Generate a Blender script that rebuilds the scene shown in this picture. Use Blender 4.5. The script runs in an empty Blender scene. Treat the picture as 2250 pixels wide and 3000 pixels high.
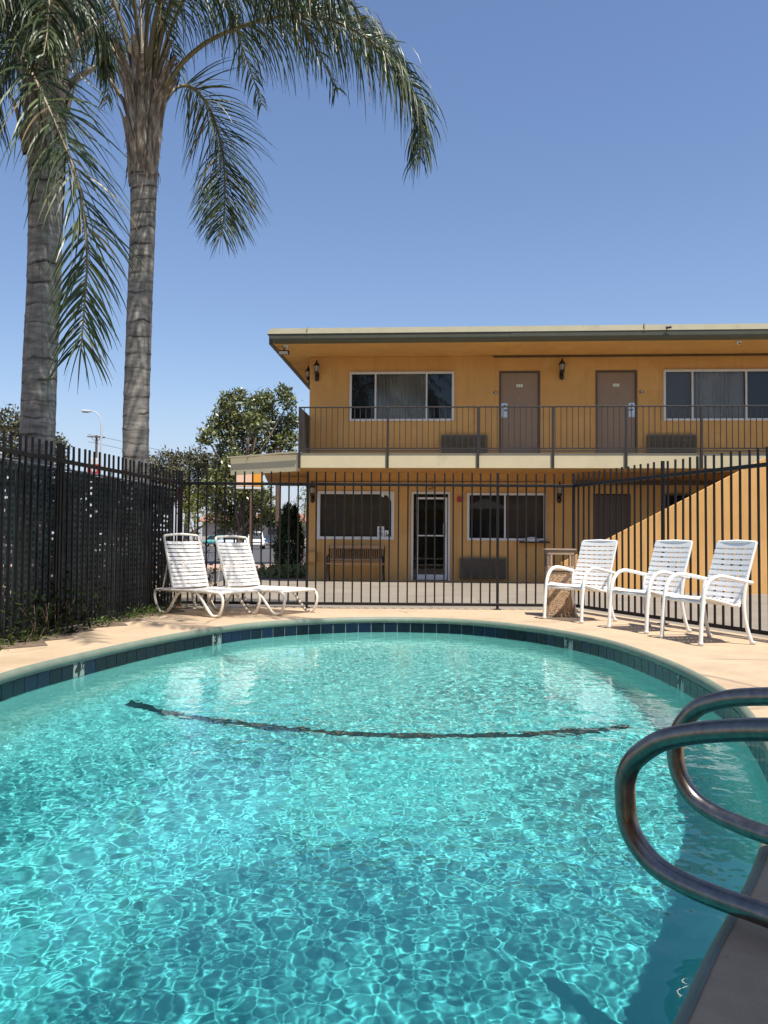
import bpy, math, random
import numpy as np
from mathutils import Vector, Matrix, Quaternion
random.seed(7)
RNG = np.random.default_rng(11)
R = math.radians
scene = bpy.context.scene
COL = scene.collection
SUN = Vector((0.20, -0.345, 0.917)).normalized()      # direction towards the sun

# ------------------------------------------------------------------ helpers
def link(o, parent=None):
    COL.objects.link(o)
    if parent is not None:
        o.parent = parent
    return o

def tag(o, label=None, cat=None, group=None, kind=None):
    if label: o['label'] = label
    if cat: o['category'] = cat
    if group: o['group'] = group
    if kind: o['kind'] = kind
    return o

def empty(name, loc=(0, 0, 0), rz=0.0, label=None, cat=None, group=None):
    o = bpy.data.objects.new(name, None)
    o.location = loc
    o.rotation_euler = (0, 0, rz)
    link(o)
    return tag(o, label, cat, group)

def dup(o, parent, loc=None, rz=None):
    c = o.copy()
    COL.objects.link(c)
    c.parent = parent
    if loc is not None: c.location = loc
    if rz is not None: c.rotation_euler = (0, 0, rz)
    return c

class MB:
    """collects shapes and links them as one mesh object"""
    def __init__(self):
        self.v = []; self.f = []; self.m = []; self.s = []
    def add(self, vs, fs, mi=0, smooth=False):
        b = len(self.v)
        self.v.extend(tuple(p) for p in vs)
        for f in fs:
            self.f.append([b + i for i in f]); self.m.append(mi); self.s.append(smooth)
        return self
    def box(self, c, s, mi=0, rot=None, bev=0.0):
        x, y, z = (k / 2 for k in s)
        if bev > 0:
            b = min(bev, x * .9, y * .9, z * .9)
            vs = []
            for sx in (-1, 1):
                for sy in (-1, 1):
                    for sz in (-1, 1):
                        vs += [(sx * (x - b), sy * (y - b), sz * z), (sx * (x - b), sy * y, sz * (z - b)), (sx * x, sy * (y - b), sz * (z - b))]
            import itertools
            def I(sx, sy, sz, k): return ((sx > 0) * 4 + (sy > 0) * 2 + (sz > 0)) * 3 + k
            fs = []
            for s in (-1, 1):
                fs.append([I(-1, -1, s, 0), I(1, -1, s, 0), I(1, 1, s, 0), I(-1, 1, s, 0)][::s])
                fs.append([I(-1, s, -1, 1), I(-1, s, 1, 1), I(1, s, 1, 1), I(1, s, -1, 1)][::s])
                fs.append([I(s, -1, -1, 2), I(s, 1, -1, 2), I(s, 1, 1, 2), I(s, -1, 1, 2)][::s])
            for a in (-1, 1):
                for c2 in (-1, 1):
                    fs.append([I(-1, a, c2, 0), I(1, a, c2, 0), I(1, a, c2, 1), I(-1, a, c2, 1)][::-a * c2])
                    fs.append([I(a, -1, c2, 0), I(a, 1, c2, 0), I(a, 1, c2, 2), I(a, -1, c2, 2)][::a * c2])
                    fs.append([I(a, c2, -1, 1), I(a, c2, 1, 1), I(a, c2, 1, 2), I(a, c2, -1, 2)][::-a * c2])
            for sx in (-1, 1):
                for sy in (-1, 1):
                    for sz in (-1, 1):
                        fs.append([I(sx, sy, sz, 0), I(sx, sy, sz, 1), I(sx, sy, sz, 2)][::-sx * sy * sz])
        else:
            vs = [(-x, -y, -z), (x, -y, -z), (x, y, -z), (-x, y, -z), (-x, -y, z), (x, -y, z), (x, y, z), (-x, y, z)]
            fs = [(3, 2, 1, 0), (4, 5, 6, 7), (0, 1, 5, 4), (1, 2, 6, 5), (2, 3, 7, 6), (3, 0, 4, 7)]
        out = []
        for p in vs:
            p = Vector(p)
            if rot is not None: p = rot @ p
            out.append((p.x + c[0], p.y + c[1], p.z + c[2]))
        return self.add(out, fs, mi)
    def bx(self, x0, x1, y0, y1, z0, z1, mi=0, bev=0.0):
        return self.box(((x0 + x1) / 2, (y0 + y1) / 2, (z0 + z1) / 2), (abs(x1 - x0), abs(y1 - y0), abs(z1 - z0)), mi, None, bev)
    def tube(self, pts, r, n=10, mi=0, smooth=True, caps=True, closed=False, flat=1.0):
        pts = [Vector(p) for p in pts]
        N = len(pts)
        rs = r if isinstance(r, (list, tuple)) else [r] * N
        vs = []; up = None
        for i, p in enumerate(pts):
            a = pts[(i - 1) % N] if (i > 0 or closed) else pts[i]
            b = pts[(i + 1) % N] if (i < N - 1 or closed) else pts[i]
            t = (b - a).normalized()
            if up is None:
                up = Vector((0, 0, 1)) if abs(t.z) < .9 else Vector((1, 0, 0))
            u = t.cross(up)
            if u.length < 1e-6: u = t.orthogonal()
            u.normalize(); w = u.cross(t).normalized(); up = w
            for k in range(n):
                an = 2 * math.pi * k / n
                vs.append(p + u * (math.cos(an) * rs[i]) + w * (math.sin(an) * rs[i] * flat))
        fs = []
        for i in range(N if closed else N - 1):
            j = (i + 1) % N
            for k in range(n):
                l = (k + 1) % n
                fs.append((i * n + k, i * n + l, j * n + l, j * n + k))
        self.add(vs, fs, mi, smooth)
        if caps and not closed:
            self.add(vs[:n], [list(range(n))[::-1]], mi); self.add(vs[-n:], [list(range(n))], mi)
        return self
    def prism(self, poly, z0, z1, mi=0):
        n = len(poly)
        vs = [(x, y, z0) for x, y in poly] + [(x, y, z1) for x, y in poly]
        fs = [list(range(n))[::-1], list(range(n, 2 * n))] + [(i, (i + 1) % n, n + (i + 1) % n, n + i) for i in range(n)]
        return self.add(vs, fs, mi)
    def lathe(self, prof, n=16, c=(0, 0, 0), mi=0, smooth=True):
        vs = [(c[0] + r * math.cos(2 * math.pi * k / n), c[1] + r * math.sin(2 * math.pi * k / n), c[2] + z) for r, z in prof for k in range(n)]
        fs = [(i * n + k, i * n + (k + 1) % n, (i + 1) * n + (k + 1) % n, (i + 1) * n + k) for i in range(len(prof) - 1) for k in range(n)]
        return self.add(vs, fs, mi, smooth)
    def mesh(self, name, mats):
        me = bpy.data.meshes.new(name)
        me.from_pydata(self.v, [], self.f)
        for m in (mats if isinstance(mats, (list, tuple)) else [mats]): me.materials.append(m)
        me.polygons.foreach_set('material_index', self.m)
        me.polygons.foreach_set('use_smooth', self.s)
        me.update()
        return me
    def build(self, name, mats, parent=None, loc=None):
        o = bpy.data.objects.new(name, self.mesh(name, mats))
        if loc is not None: o.location = loc
        return link(o, parent)

def spline(P, n):
    """Catmull-Rom through points"""
    P = [np.array(p, float) for p in P]
    P = [2 * P[0] - P[1]] + P + [2 * P[-1] - P[-2]]
    out = []
    m = len(P) - 3
    for i in range(n):
        s = i / (n - 1) * m
        k = min(int(s), m - 1); t = s - k
        a, b, c, d = P[k:k + 4]
        out.append(.5 * (2 * b + (c - a) * t + (2 * a - 5 * b + 4 * c - d) * t * t + (3 * b - a - 3 * c + d) * t ** 3))
    return out

# ------------------------------------------------------------------ materials
class NT:
    def __init__(self, name):
        self.mat = bpy.data.materials.new(name)
        self.mat.use_nodes = True
        self.t = self.mat.node_tree
        self.t.nodes.clear()
        self.out = self.t.nodes.new('ShaderNodeOutputMaterial')
    def n(self, kind, **kw):
        nd = self.t.nodes.new('ShaderNode' + kind)
        for k, v in kw.items():
            if k.startswith('_'): setattr(nd, k[1:], v)
            else:
                key = k.replace('__', ' ')
                nd.inputs[int(key[1:]) if key[0] == 'i' and key[1:].isdigit() else key].default_value = v
        return nd
    def l(self, a, b): self.t.links.new(a, b)
    def ramp(self, fac, stops):
        r = self.n('ValToRGB')
        el = r.color_ramp.elements
        while len(el) < len(stops): el.new(.5)
        for e, (p, c) in zip(el, stops):
            e.position = p; e.color = (*c, 1) if len(c) == 3 else c
        self.l(fac, r.inputs[0])
        return r.outputs[0]
    def coord(self, which='Object'):
        return self.n('TexCoord').outputs[which]
    def noise(self, co, scale, detail=4, rough=.55):
        k = self.n('TexNoise', Scale=scale, Detail=detail, Roughness=rough)
        self.l(co, k.inputs['Vector'])
        return k.outputs['Fac']
    def bump(self, h, strength=.3, dist=.01):
        b = self.n('Bump', Strength=strength, Distance=dist)
        self.l(h, b.inputs['Height'])
        return b.outputs['Normal']
    def mix(self, fac, a, b, mode='MIX'):
        k = self.t.nodes.new('ShaderNodeMix'); k.data_type = 'RGBA'; k.blend_type = mode
        for val, idx in ((fac, 0), (a, 6), (b, 7)):
            if isinstance(val, (int, float)): k.inputs[idx].default_value = val
            elif isinstance(val, tuple): k.inputs[idx].default_value = (*val, 1)
            else: self.l(val, k.inputs[idx])
        return k.outputs[2]
    def pri(self, color, rough=.6, metal=0., normal=None, spec=.5, **kw):
        b = self.n('BsdfPrincipled')
        if isinstance(color, tuple): b.inputs['Base Color'].default_value = (*color, 1)
        else: self.l(color, b.inputs['Base Color'])
        if isinstance(rough, (int, float)): b.inputs['Roughness'].default_value = rough
        else: self.l(rough, b.inputs['Roughness'])
        b.inputs['Metallic'].default_value = metal
        b.inputs['Specular IOR Level'].default_value = spec
        if normal is not None: self.l(normal, b.inputs['Normal'])
        self.l(b.outputs[0], self.out.inputs[0])
        return b

def mat_speckle(name, col, var=.12, scale=6., rough=.6, metal=0., bump=.15, bscale=60., spec=.5, dirt=None, bd=.004):
    m = NT(name); co = m.coord()
    f = m.noise(co, scale, 6, .6)
    lo = tuple(c * (1 - var) for c in col); hi = tuple(min(1, c * (1 + var)) for c in col)
    c = m.ramp(f, [(.3, lo), (.7, hi)])
    if dirt:
        d = m.noise(co, dirt[1], 8, .7)
        dm = m.ramp(d, [(dirt[2], (0, 0, 0)), (dirt[2] + .15, (1, 1, 1))])
        c = m.mix(dm, c, dirt[0])
    nb = m.bump(m.noise(co, bscale, 4, .6), bump, bd)
    m.pri(c, rough, metal, nb, spec)
    return m.mat

M = {}
def mat_stucco():
    m = NT('orange_stucco'); co = m.coord()
    a = m.noise(co, 1.1, 7, .62)
    c = m.ramp(a, [(.3, (.56, .312, .108)), (.7, (.655, .378, .138))])
    mp = m.n('Mapping'); mp.inputs['Scale'].default_value = (5., 5., .35); m.l(co, mp.inputs[0])
    st = m.noise(mp.outputs[0], 1., 6, .7)                       # rain streaks
    c = m.mix(m.ramp(st, [(.53, (0, 0, 0)), (.72, (.55, .55, .55))]), c, (.40, .235, .095))
    pt = m.noise(co, .7, 2, .4)                                    # repainted patches
    c = m.mix(m.ramp(pt, [(.60, (0, 0, 0)), (.61, (.22, .22, .22))]), c, (.74, .46, .18))
    g = m.noise(co, 55., 4, .7)
    c = m.mix(m.ramp(g, [(.34, (.30, .30, .30)), (.5, (0, 0, 0))]), c, (.38, .215, .075))
    m.pri(c, .92, 0, m.bump(g, .55, .008), .15)
    return m.mat
M['stucco'] = mat_stucco()
M['cream'] = mat_speckle('cream_trim', (.54, .465, .295), .06, 2., .7, bump=.1, spec=.3, dirt=((.36, .32, .21), 1.5, .62))
M['roof_strip'] = mat_speckle('pale_roof_strip', (.31, .285, .19), .08, 3., .7, bump=.15, spec=.3, dirt=((.22, .20, .13), 2.2, .60))
M['gutter'] = mat_speckle('olive_gutter', (.068, .068, .042), .1, 3., .5, bump=.05)
M['white_frame'] = mat_speckle('white_window_frame', (.62, .62, .60), .05, 5., .45, bump=.03)
M['door_brown'] = mat_speckle('brown_door', (.265, .185, .122), .06, 3., .55, bump=.05, bscale=40)
M['door_frame'] = mat_speckle('dark_brown_frame', (.10, .065, .04), .08, 3., .6)
M['dark_metal'] = mat_speckle('dark_railing', (.028, .022, .020), .25, 8., .5, bump=.12, bscale=90)
M['black_iron'] = mat_speckle('black_iron', (.011, .0095, .009), .35, 9., .5, bump=.15, bscale=120, spec=.3)
M['dark_panel'] = mat_speckle('dark_panel', (.035, .034, .036), .3, 4., .6)
M['ac'] = mat_speckle('grey_grille', (.115, .10, .078), .15, 5., .55)
M['lantern'] = mat_speckle('black_lantern', (.012, .010, .009), .2, 10., .4)
M['lamp_glass'] = mat_speckle('frosted_lamp_glass', (.45, .42, .38), .1, 8., .3)
M['steel_plate'] = mat_speckle('steel_plate', (.55, .55, .56), .1, 20., .3, .6)
M['red_box'] = mat_speckle('red_alarm', (.35, .02, .025), .1, 8., .4)
M['paper'] = mat_speckle('white_paper', (.72, .72, .70), .03, 8., .8)
M['ink'] = mat_speckle('dark_ink', (.05, .05, .055), .05, 8., .8)
M['white_vinyl'] = mat_speckle('white_vinyl_strap', (.80, .79, .77), .03, 4., .42, bump=.04, bscale=30)
M['white_tube'] = mat_speckle('white_powder_coat', (.80, .79, .76), .03, 5., .35, bump=.02, dirt=((.48, .42, .33), 9., .66))
M['aged_tube'] = mat_speckle('yellowed_powder_coat', (.76, .70, .60), .04, 5., .38, bump=.03, dirt=((.45, .38, .28), 8., .62))
M['aged_vinyl'] = mat_speckle('yellowed_vinyl_strap', (.78, .745, .68), .04, 3., .45, bump=.05, bscale=30, dirt=((.60, .53, .43), 6., .64))
M['wood_seat'] = mat_speckle('weathered_wood', (.42, .24, .12), .2, 9., .6, bump=.2)
M['brown_hood'] = mat_speckle('brown_plastic_hood', (.20, .13, .09), .1, 10., .6)
M['tan_trim'] = mat_speckle('tan_moulded_trim', (.36, .24, .155), .12, 30., .6, bump=.1)
M['dark_inside'] = mat_speckle('dark_interior', (.02, .018, .016), .2, 3., .9)
M['pole_wood'] = mat_speckle('brown_pole', (.14, .085, .055), .2, 5., .8, bump=.3)
M['galv'] = mat_speckle('galvanised_steel', (.5, .51, .52), .1, 12., .4, .7)
M['lamp_grey'] = mat_speckle('grey_lamp_pole', (.50, .52, .54), .05, 3., .5)
M['red_paint'] = mat_speckle('red_paint', (.42, .02, .015), .2, 6., .5)
M['tyre'] = mat_speckle('black_rubber', (.02, .02, .02), .1, 20., .8)
M['car_glass'] = mat_speckle('dark_car_glass', (.03, .035, .04), .1, 3., .08)
M['terracotta'] = mat_speckle('terracotta_roof', (.30, .12, .075), .15, 3., .8)
M['beige_wall'] = mat_speckle('beige_far_wall', (.48, .36, .27), .06, .6, .9)
M['bark'] = mat_speckle('grey_bark', (.16, .12, .09), .25, 6., .9, bump=.5, bscale=20)
M['soil'] = mat_speckle('dry_soil', (.14, .10, .065), .35, 7., .95, bump=.8, bscale=40, bd=.02)
M['numeral'] = mat_speckle('black_numeral', (.012, .013, .015), .1, 10., .4)
M['marker_tile'] = mat_speckle('pale_marker_tile', (.27, .32, .28), .05, 20., .3)
M['umbrella'] = mat_speckle('umbrella_canvas', (.25, .22, .18), .1, 5., .9)

def mat_ground(name, col, var, s1, stain, crack=False, rough=.85, stain_at=.58):
    m = NT(name); co = m.coord()
    a = m.noise(co, s1, 8, .65)
    c = m.ramp(a, [(.3, tuple(x * (1 - var) for x in col)), (.7, tuple(min(1, x * (1 + var)) for x in col))])
    b = m.noise(co, s1 * .27, 6, .7)
    sm = m.ramp(b, [(stain_at, (0, 0, 0)), (stain_at + .16, (.7, .7, .7))])
    c = m.mix(sm, c, stain)
    fine = m.noise(co, 260., 3, .7)
    c = m.mix(m.ramp(fine, [(.35, (.82, .82, .82)), (.6, (1, 1, 1))]), (0, 0, 0), c)
    sp = m.noise(co, 38., 2, .5)                                # small dark pits and drips
    c = m.mix(m.ramp(sp, [(.70, (0, 0, 0)), (.74, (.5, .5, .5))]), c, tuple(x * .55 for x in col))
    tr = m.noise(co, s1 * 2.3, 9, .78)                         # scuffed, mottled wear
    c = m.mix(m.ramp(tr, [(.44, (0, 0, 0)), (.66, (.50, .50, .50))]), c, tuple(x * .72 for x in col))
    h = m.noise(co, 90., 5, .65)
    if crack:
        v = m.n('TexVoronoi', Scale=.55); v.feature = 'DISTANCE_TO_EDGE'
        wob = m.n('TexNoise', Scale=3., Detail=4.)
        m.l(co, wob.inputs['Vector'])
        off = m.mix(.10, co, wob.outputs['Color'], 'ADD')
        m.l(off, v.inputs['Vector'])
        ck = m.ramp(v.outputs['Distance'], [(.0, (1, 1, 1)), (.010, (0, 0, 0))])
        m_n = m.noise(co, .6, 2)
        msk = m.ramp(m_n, [(.52, (0, 0, 0)), (.58, (.75, .75, .75))])
        ckm = m.mix(1., ck, msk, 'MULTIPLY')
        c = m.mix(ckm, c, tuple(x * .35 for x in col))
    m.pri(c, rough, 0, m.bump(h, .35, .004), .3)
    return m.mat
M['deck'] = mat_ground('beige_pool_deck', (.50, .375, .245), .09, 2.2, (.365, .265, .168), True, .85, .53)
M['pavement'] = mat_ground('grey_pavement', (.25, .212, .165), .14, .8, (.19, .16, .125), True)
M['asphalt'] = mat_ground('asphalt', (.085, .082, .080), .15, 1.2, (.06, .058, .057))
M['kerb'] = mat_ground('pink_kerb', (.46, .32, .25), .1, 1.5, (.36, .26, .21))
M['dirt'] = mat_ground('dry_ground', (.22, .18, .12), .25, .5, (.13, .14, .06))

def mat_coping():
    m = NT('green_painted_coping'); co = m.coord()
    c = m.ramp(m.noise(co, 4., 8, .7), [(.3, (.135, .165, .125)), (.7, (.19, .225, .17))])
    w = m.ramp(m.noise(co, 7., 9, .75), [(.60, (0, 0, 0)), (.68, (.8, .8, .8))])
    c = m.mix(w, c, (.24, .25, .19))
    w2 = m.ramp(m.noise(co, 16., 9, .8), [(.66, (0, 0, 0)), (.72, (.7, .7, .7))])
    c = m.mix(w2, c, (.10, .13, .09))
    m.pri(c, .55, 0, m.bump(m.noise(co, 60., 5), .3, .004), .4)
    return m.mat
M['coping'] = mat_coping()
def mat_tile():
    m = NT('dark_blue_glazed_tile'); g = m.n('NewGeometry')
    c = m.ramp(g.outputs['Random Per Island'], [(0, (.003, .008, .012)), (.5, (.004, .011, .019)), (.85, (.005, .014, .03)), (1, (.006, .018, .05))])
    n2 = m.noise(m.coord(), 22., 6, .7)
    c = m.mix(m.ramp(n2, [(.45, (0, 0, 0)), (.75, (.6, .6, .6))]), c, (.008, .022, .038))
    m.pri(c, .2, 0, m.bump(m.noise(m.coord(), 30., 3), .06, .004), .25)
    return m.mat
M['tile'] = mat_tile()
M['grout'] = mat_speckle('pale_grout', (.30, .36, .34), .1, 10., .8)
def mat_plaster():
    m = NT('depth_shaded_plaster'); co = m.coord()
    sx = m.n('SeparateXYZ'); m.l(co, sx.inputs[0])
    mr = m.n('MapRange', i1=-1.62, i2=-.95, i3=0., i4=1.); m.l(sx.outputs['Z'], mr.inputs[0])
    c = m.ramp(mr.outputs[0], [(0, (.10, .42, .435)), (.5, (.21, .53, .52)), (1, (.52, .68, .61))])  # floor painted darker with depth, standing in for light absorbed by the water
    n_ = m.noise(co, 1.3, 6, .65)
    c = m.mix(m.ramp(n_, [(.40, (0, 0, 0)), (.70, (.22, .22, .22))]), c, (.10, .36, .37))
    m.pri(c, .85, 0, m.bump(m.noise(co, 30., 4), .1, .004), .1)
    return m.mat
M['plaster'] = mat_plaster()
M['floor_line'] = mat_speckle('dark_floor_tile', (.018, .045, .055), .3, 12., .4)

def mat_water():
    m = NT('pool_water')
    r = m.n('BsdfRefraction', IOR=1.333, Roughness=0.0); r.inputs['Color'].default_value = (.66, .945, .96, 1)
    g = m.n('BsdfGlossy', Roughness=0.0); g.inputs['Color'].default_value = (1, 1, 1, 1)
    f = m.n('Fresnel', IOR=1.333)
    x = m.n('MixShader')
    m.l(f.outputs[0], x.inputs[0]); m.l(r.outputs[0], x.inputs[1]); m.l(g.outputs[0], x.inputs[2])
    m.l(x.outputs[0], m.out.inputs[0])
    return m.mat
M['water'] = mat_water()

def mat_pane():
    m = NT('window_glass')
    t = m.n('BsdfTransparent'); t.inputs[0].default_value = (.78, .79, .77, 1)
    g = m.n('BsdfGlossy', Roughness=0.02)
    f = m.n('Fresnel', IOR=1.55)
    x = m.n('MixShader')
    m.l(f.outputs[0], x.inputs[0]); m.l(t.outputs[0], x.inputs[1]); m.l(g.outputs[0], x.inputs[2])
    m.l(x.outputs[0], m.out.inputs[0])
    return m.mat
M['pane'] = mat_pane()
def mat_curtain(name, col, sc):
    m = NT(name); co = m.coord()
    w = m.n('TexWave', Scale=sc, Distortion=2.5, Detail=2.); w.wave_type = 'BANDS'; w.bands_direction = 'X'
    m.l(co, w.inputs['Vector'])
    m.pri(m.mix(m.noise(co, 3., 3), tuple(c * .85 for c in col), col), .9, 0, m.bump(w.outputs['Fac'], .9, .03), .1)
    return m.mat
M['curtain'] = mat_curtain('beige_curtain', (.60, .54, .44), 3.6)
M['blind'] = mat_speckle('brown_blind', (.20, .15, .11), .08, 2., .9)
M['dark_blind'] = mat_speckle('charcoal_screen', (.035, .036, .034), .1, 2., .9)

def mat_leaf(name, dark, light, rough=.45, trans=.15, spec=.4, dry=None):
    m = NT(name); g = m.n('NewGeometry')
    c = m.ramp(g.outputs['Random Per Island'], [(0, dark), (.65, tuple((a + b) / 2 for a, b in zip(dark, light))), (.93, light)] + ([(.945, dry), (1, dry)] if dry else []))
    b = m.pri(c, rough, 0, None, spec)
    t = m.n('BsdfTranslucent'); m.l(c, t.inputs[0])
    x = m.n('MixShader'); x.inputs[0].default_value = trans
    m.l(b.outputs[0], x.inputs[1]); m.l(t.outputs[0], x.inputs[2]); m.l(x.outputs[0], m.out.inputs[0])
    return m.mat
M['palm_leaf'] = mat_leaf('palm_leaflets', (.015, .032, .014), (.135, .172, .066), .40, .16, .42, (.30, .235, .115))
M['magnolia_leaf'] = mat_leaf('glossy_magnolia_leaves', (.026, .042, .012), (.25, .26, .075), .35, .1, .5)
M['oak_leaf'] = mat_leaf('dull_olive_leaves', (.04, .045, .022), (.17, .15, .08), .7, .15, .2)
M['yellow_leaf'] = mat_leaf('yellow_green_leaves', (.12, .14, .015), (.30, .32, .05), .5, .3, .3)
M['conifer_leaf'] = mat_leaf('dark_conifer_leaves', (.022, .040, .016), (.085, .125, .05), .6, .1, .2)
M['pale_leaf'] = mat_leaf('pale_green_leaves', (.08, .12, .035), (.24, .29, .10), .5, .25, .3)
M['weed_leaf'] = mat_leaf('weed_leaves', (.03, .055, .012), (.15, .20, .05), .6, .2, .2)
M['vine_leaf'] = mat_leaf('dark_vine_leaves', (.006, .011, .004), (.026, .042, .014), .85, .1, .08)
M['rachis'] = mat_speckle('frond_stalk', (.15, .115, .055), .25, 6., .5)

def mat_trunk():
    m = NT('ringed_palm_trunk'); co = m.coord()
    mp = m.n('Mapping'); mp.inputs['Scale'].default_value = (3.2, 3.2, 12.); m.l(co, mp.inputs[0])
    a = m.noise(mp.outputs[0], 1.6, 7, .65)
    c = m.ramp(a, [(.3, (.13, .115, .10)), (.5, (.25, .225, .195)), (.72, (.40, .37, .33))])
    sx = m.n('SeparateXYZ'); m.l(co, sx.inputs[0])
    wob = m.n('TexNoise', Scale=1.5, Detail=3.); m.l(co, wob.inputs['Vector'])
    z = m.n('Math', _operation='MULTIPLY_ADD'); m.l(wob.outputs[0], z.inputs[0]); z.inputs[1].default_value = .42; m.l(sx.outputs['Z'], z.inputs[2])
    fz = m.n('Math', _operation='MULTIPLY', i1=5.2); m.l(z.outputs[0], fz.inputs[0])
    fr = m.n('Math', _operation='FRACT'); m.l(fz.outputs[0], fr.inputs[0])
    ring = m.ramp(fr.outputs[0], [(0, (1, 1, 1)), (.10, (.8, .8, .8)), (.17, (0, 0, 0)), (1, (0, 0, 0))])
    gate = m.ramp(m.noise(co, 3.4, 3), [(.40, (.25, .25, .25)), (.56, (1, 1, 1))])
    rg = m.mix(1., ring, gate, 'MULTIPLY')
    c = m.mix(rg, c, (.05, .036, .026))
    v = m.n('Mapping'); v.inputs['Scale'].default_value = (26., 26., 1.1); m.l(co, v.inputs[0])
    st = m.noise(v.outputs[0], 1., 5, .7)
    c = m.mix(m.ramp(st, [(.52, (0, 0, 0)), (.70, (.5, .5, .5))]), c, (.10, .075, .055))
    m.pri(c, .9, 0, m.bump(st, .5, .015), .2)
    return m.mat
M['trunk'] = mat_trunk()
def mat_boot():
    m = NT('palm_leaf_bases'); co = m.coord()
    mp = m.n('Mapping'); mp.inputs['Scale'].default_value = (22., 22., 2.2); m.l(co, mp.inputs[0])
    a = m.noise(mp.outputs[0], 1., 6, .7)
    c = m.ramp(a, [(.28, (.045, .030, .021)), (.40, (.135, .092, .064)), (.52, (.245, .195, .15)), (.64, (.43, .40, .35))])
    m.pri(c, .8, 0, m.bump(a, .7, .02), .2)
    return m.mat
M['boot'] = mat_boot()

def mat_screen():
    """dark corrugated privacy slats pierced by small holes"""
    m = NT('perforated_privacy_slats'); co = m.coord()
    sx = m.n('SeparateXYZ'); m.l(co, sx.inputs[0])
    cb = m.n('CombineXYZ'); m.l(sx.outputs['X'], cb.inputs[0]); m.l(sx.outputs['Z'], cb.inputs[1])
    v = m.n('TexVoronoi', Scale=17.); v.voronoi_dimensions = '2D'; v.inputs['Randomness'].default_value = .25
    m.l(cb.outputs[0], v.inputs['Vector'])
    hole = m.n('Math', _operation='LESS_THAN', i1=.23); m.l(v.outputs['Distance'], hole.inputs[0])
    patch = m.noise(co, 1.5, 4, .75)
    pm = m.n('Math', _operation='GREATER_THAN', i1=.54); m.l(patch, pm.inputs[0])
    rnd = m.n('Math', _operation='GREATER_THAN', i1=.45); m.l(v.outputs['Color'], rnd.inputs[0])
    mu = m.n('Math', _operation='MULTIPLY'); m.l(hole.outputs[0], mu.inputs[0]); m.l(pm.outputs[0], mu.inputs[1])
    mu2 = m.n('Math', _operation='MULTIPLY'); m.l(mu.outputs[0], mu2.inputs[0]); m.l(rnd.outputs[0], mu2.inputs[1])
    base = m.ramp(m.noise(co, 2., 5, .7), [(.3, (.018, .026, .027)), (.55, (.036, .047, .046)), (.8, (.085, .096, .09))])
    spot = m.n('Math', _operation='LESS_THAN', i1=.30); m.l(v.outputs['Distance'], spot.inputs[0])
    base = m.mix(spot.outputs[0], base, (.004, .005, .005))
    b = m.pri(base, .55, 0, None, .35)
    t = m.n('BsdfTransparent')
    x = m.n('MixShader'); m.l(mu2.outputs[0], x.inputs[0]); m.l(b.outputs[0], x.inputs[1]); m.l(t.outputs[0], x.inputs[2])
    m.l(x.outputs[0], m.out.inputs[0])
    return m.mat
M['screen'] = mat_screen()
def mat_pebble():
    m = NT('exposed_aggregate'); co = m.coord()
    v = m.n('TexVoronoi', Scale=105.); m.l(co, v.inputs['Vector'])
    s = m.n('SeparateColor'); m.l(v.outputs['Color'], s.inputs[0])
    c = m.ramp(s.outputs[0], [(0, (.22, .12, .065)), (.4, (.40, .25, .14)), (.8, (.49, .34, .215)), (1, (.58, .47, .34))])
    m.pri(c, .7, 0, m.bump(v.outputs['Distance'], .7, -.01), .3)
    return m.mat
M['pebble'] = mat_pebble()
def mat_chrome():
    m = NT('worn_stainless_rail'); co = m.coord()
    a = m.noise(co, 35., 6, .7)
    c = m.ramp(a, [(.3, (.175, .15, .13)), (.7, (.29, .258, .23))])
    r = m.n('MapRange', i3=.22, i4=.40); m.l(a, r.inputs[0])
    m.pri(c, r.outputs[0], 1.0, m.bump(m.noise(co, 120., 4), .05, .002))
    return m.mat
M['chrome'] = mat_chrome()
def paint(name, col):
    m = NT(name)
    b = m.pri(m.ramp(m.noise(m.coord(), 2., 3), [(.3, tuple(c * .94 for c in col)), (.7, col)]), .25, 0, None, .5)
    b.inputs['Coat Weight'].default_value = .6
    return m.mat

# ------------------------------------------------------------------ world, sun, camera
w = bpy.data.worlds.new('World'); scene.world = w; w.use_nodes = True
nt = w.node_tree
sky = nt.nodes.new('ShaderNodeTexSky'); sky.sky_type = 'NISHITA'; sky.sun_disc = False
sky.sun_elevation = math.asin(SUN.z)
sky.sun_rotation = math.atan2(SUN.x, SUN.y)
sky.altitude = 90; sky.air_density = 1.25; sky.dust_density = .5; sky.ozone_density = 2.8
bg = nt.nodes['Background']; bg.inputs[1].default_value = .091
tint = nt.nodes.new('ShaderNodeMix'); tint.data_type = 'RGBA'; tint.blend_type = 'MULTIPLY'; tint.inputs[0].default_value = 1
tint.inputs[7].default_value = (.955, .955, 1.07, 1)
nt.links.new(sky.outputs[0], tint.inputs[6]); tc = nt.nodes.new('ShaderNodeTexCoord'); sz = nt.nodes.new('ShaderNodeSeparateXYZ'); nt.links.new(tc.outputs['Generated'], sz.inputs[0])
hz = nt.nodes.new('ShaderNodeMapRange'); hz.inputs[1].default_value = .0; hz.inputs[2].default_value = .20; hz.inputs[3].default_value = .6; hz.inputs[4].default_value = 0.; hz.interpolation_type = 'SMOOTHSTEP'
nt.links.new(sz.outputs['Z'], hz.inputs[0])
smog = nt.nodes.new('ShaderNodeMix'); smog.data_type = 'RGBA'; smog.inputs[7].default_value = (3.75, 4.35, 6.2, 1)   # lavender smog band
nt.links.new(hz.outputs[0], smog.inputs[0]); nt.links.new(tint.outputs[2], smog.inputs[6]); nt.links.new(smog.outputs[2], bg.inputs[0])
sl = bpy.data.lights.new('sun', 'SUN'); sl.energy = 4.9; sl.angle = R(.5); sl.color = (1, .95, .87)
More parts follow.
